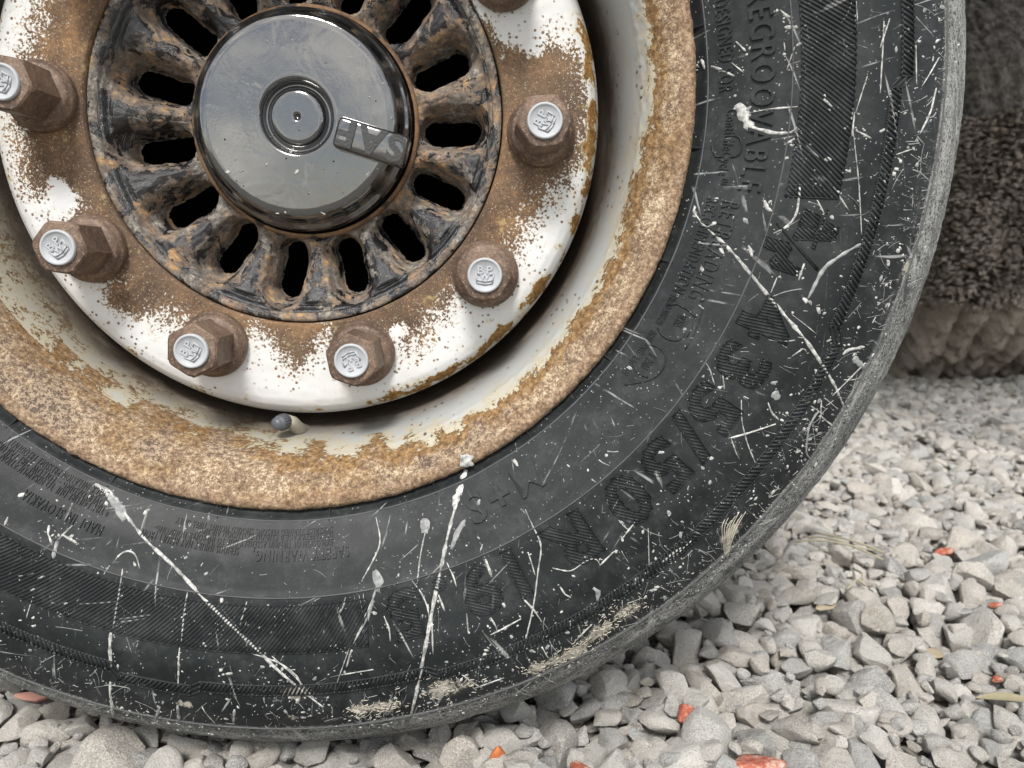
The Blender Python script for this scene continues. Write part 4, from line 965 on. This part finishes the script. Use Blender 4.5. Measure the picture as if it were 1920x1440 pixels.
# dry leaf and grass strands
x, y = ground_at(1893, 1304, .01); n = 14; V = []
for i_ in range(n):
    t = i_/(n-1); w = .0062*math.sin(PI*min(1, t*1.02))**.7
    for s_ in (-1, 0, 1): V.append(((t-.5)*.05, s_*w, .004*math.sin(t*3)+(.0018*abs(s_))))
F = [(i_*3+k, i_*3+k+1, i_*3+k+4, i_*3+k+3) for i_ in range(n-1) for k in range(2)]
leaf = link('dry_leaf', mesh_np('leaf', np.array(V), np.array(F)), simple('dry_leaf_tissue', (.36, .32, .20), .7), None, (x, y, top_at(x, y, .015)+.003)); leaf.rotation_euler = (0, .05, -.15)
tag(leaf, 'dry olive brown leaf lying on gravel at the right edge', 'leaf')
dg_ = empty('dry_grass', (*ground_at(1570, 1030, .01), .012)); tag(dg_, 'thin dry grey grass strands lying on gravel right of the tyre', 'grass strands')
for k, (p0, p1) in enumerate([((1505, 1010), (1650, 1052)), ((1495, 1022), (1640, 1038)), ((1530, 1005), (1660, 1045)), ((1600, 1070), (1625, 1108)), ((1580, 1105), (1625, 1106))]):
    a = ground_at(*p0, .016); b = ground_at(*p1, .014); pts = []
    for i_ in range(9):
        t = i_/8; pts.append((a[0]*(1-t)+b[0]*t-dg_.location.x, a[1]*(1-t)+b[1]*t-dg_.location.y+.006*math.sin(t*5+k), .006+.006*math.sin(t*PI)))
    link('strand', tube(pts, [.0012]*9, 6), simple('straw', (.42, .38, .28), .7), dg_)

# ------------------------------------------------------------------ mud-caked tyre behind
MM = Mat('caked_mud'); sh = MM.attr('shade'); n1 = MM.noise(9, 8, .7); n2 = MM.noise(60, 6, .75)
mc = MM.ramp(n1, [(.33, (.34, .295, .245)), (.5, (.56, .49, .415)), (.65, (.76, .68, .59))]); mc = MM.mix(MM.rng(n2, .56, .66), mc, (.12, .10, .08))
rub = MM.ramp(n2, [(.37, (.04, .038, .036)), (.5, (.15, .14, .13)), (.60, (.34, .31, .28))])
MM_ = MM.done(MM.mix(sh, rub, mc), .92, MM.bump(MM.math('ADD', n1, n2), .9, .02), 0, .15)
RT, YC = .62, 1.98
rear = empty('muddy_tyre', (1.75, YC, 0)); tag(rear, 'large tyre caked in shaggy dry mud standing behind at the right edge', 'tyre')
nx_, na_ = 260, 420
xs = np.linspace(-.52, .52, nx_); an = np.linspace(-PI, PI, na_)
Xg, Ag = np.meshgrid(xs, an, indexing='ij')            # angle 0 = facing the camera (-Y), -90 = bottom
shd = RT-.10*sstep(.40, .52, np.abs(Xg))
deg = np.degrees(Ag)
low = sstep(-24, -32, deg)*sstep(-110, -95, deg); midz = sstep(14, 9, deg)*sstep(-32, -27, deg)
wx = Xg+.022*noise2(Ag*2, Xg*4, 61)+.02*noise2(Ag*9, Xg*12, 67)
rid = np.abs(np.sin(wx*PI/.085))**.6
disp = (1-low)*(1-midz)*.03*(noise2(Xg*40, Ag*5, 68, 5, .65)-.5)+low*(.045*rid+.075*(noise2(Xg*22, Ag*14, 62, 6, .68)-.5))+midz*(.035+.03*(noise2(Xg*12, Ag*12, 63)-.5))+.02*(noise2(Xg*22, Ag*16, 64, 5, .6)-.5)
rr2 = shd-.055+disp
V = np.stack([Xg, -rr2*np.cos(Ag), rr2*np.sin(Ag)], -1).reshape(-1, 3)
i = np.arange(nx_-1)[:, None]; j = np.arange(na_-1)[None]; F = np.stack([i*na_+j, i*na_+j+1, (i+1)*na_+j+1, (i+1)*na_+j], -1).reshape(-1, 4)
me = mesh_np('tread', V, F); attr(me, 'shade', np.clip(low+midz+.25*(noise2(Xg*10, Ag*9, 66)), 0, 1).ravel())
link('tread', me, MM_, rear, (0, 0, RT-.055))
for s_ in (-1, 1):
    rs_ = np.array([.20, .30, .42, .52, .575]); xo = np.array([.44, .50, .53, .53, .515])*s_; Tt = np.linspace(-PI, PI, 97)
    V = np.array([[xo[k], -rs_[k]*math.cos(a), rs_[k]*math.sin(a)] for k in range(5) for a in Tt]); F = np.array([[k*97+q, k*97+q+1, (k+1)*97+q+1, (k+1)*97+q] for k in range(4) for q in range(96)])
    me = mesh_np('sidewall', V, F); attr(me, 'shade', np.full(len(V), .6)); link('sidewall', me, MM_, rear, (0, 0, RT-.055))
Vf, Ff, nf = [], [], 0
for k in range(9000):
    x = random.uniform(-.50, .50); a = math.radians(random.uniform(-31, 11+3*math.sin(x*9)+2*math.sin(x*31)))
    r = RT-.055+.040+random.uniform(-.014, .050)*(.6+.4*math.sin(x*17+a*9)); ln = random.uniform(.016, .045); w = random.uniform(.005, .011)
    p = np.array([x, -r*math.cos(a), r*math.sin(a)]); out = np.array([0, -math.cos(a), math.sin(a)])
    d = out*random.uniform(.3, .8)+np.array([random.gauss(-.75, .5), 0, random.gauss(-.22, .25)]); d /= np.linalg.norm(d)
    s_ = np.cross(d, np.array([random.gauss(0, .4), random.gauss(-.5, .3), 1.])); s_ /= np.linalg.norm(s_)+1e-9; nn = np.cross(s_, d); th_ = .003
    q = [p-s_*w*.5, p+s_*w*.5, p+d*ln*.6+s_*w+nn*th_, p+d*ln+nn*th_*.2, p+d*ln*.6-s_*w+nn*th_, p+d*ln*.5-nn*th_*1.4]
    Vf += q; Ff += [(nf, nf+1, nf+2), (nf, nf+2, nf+4), (nf+4, nf+2, nf+3), (nf+1, nf, nf+5), (nf+1, nf+5, nf+2), (nf, nf+4, nf+5), (nf+2, nf+5, nf+3), (nf+4, nf+3, nf+5)]; nf += 6
me = mesh_np('mud_flakes', np.array(Vf), np.array(Ff)); attr(me, 'shade', np.ones(nf))
tag(link('mud_flakes', me, MM_, rear, (0, 0, RT-.055), smooth=False), kind='stuff')

# ------------------------------------------------------------------ the trailer above (out of frame, added to shade the ground behind)
tr_ = empty('trailer_chassis', (0, .25, .98)); tag(tr_, 'dark steel trailer deck and frame rails out of view, added above the wheel for shade', 'trailer')
MTR = simple('chassis_paint', (.03, .03, .032), .6)
def part(name, sx_, sy_, sz_, loc, bev=.01): return link(name, box_bevel(sx_, sy_, sz_, bev, 2), MTR, tr_, loc)
part('deck', 4.4, 2.5, .06, (-.6, 1.25, .37))
part('shade_panel', 2.0, .03, .44, (-1.75, -.23, .08)); part('shade_panel', .80, .03, .22, (1.15, -.23, .19))  # unseen panels, added to cast shade on the gravel behind
for yy in (.75, 1.75): part('frame_rail', 4.3, .12, .24, (-.6, yy, .217))
part('side_rail', 4.3, .05, .14, (-.6, .03, .268))
link('axle', tube([(0, .05, -.53), (0, 2.2, -.53)], [.07, .07], 24), MTR, tr_)
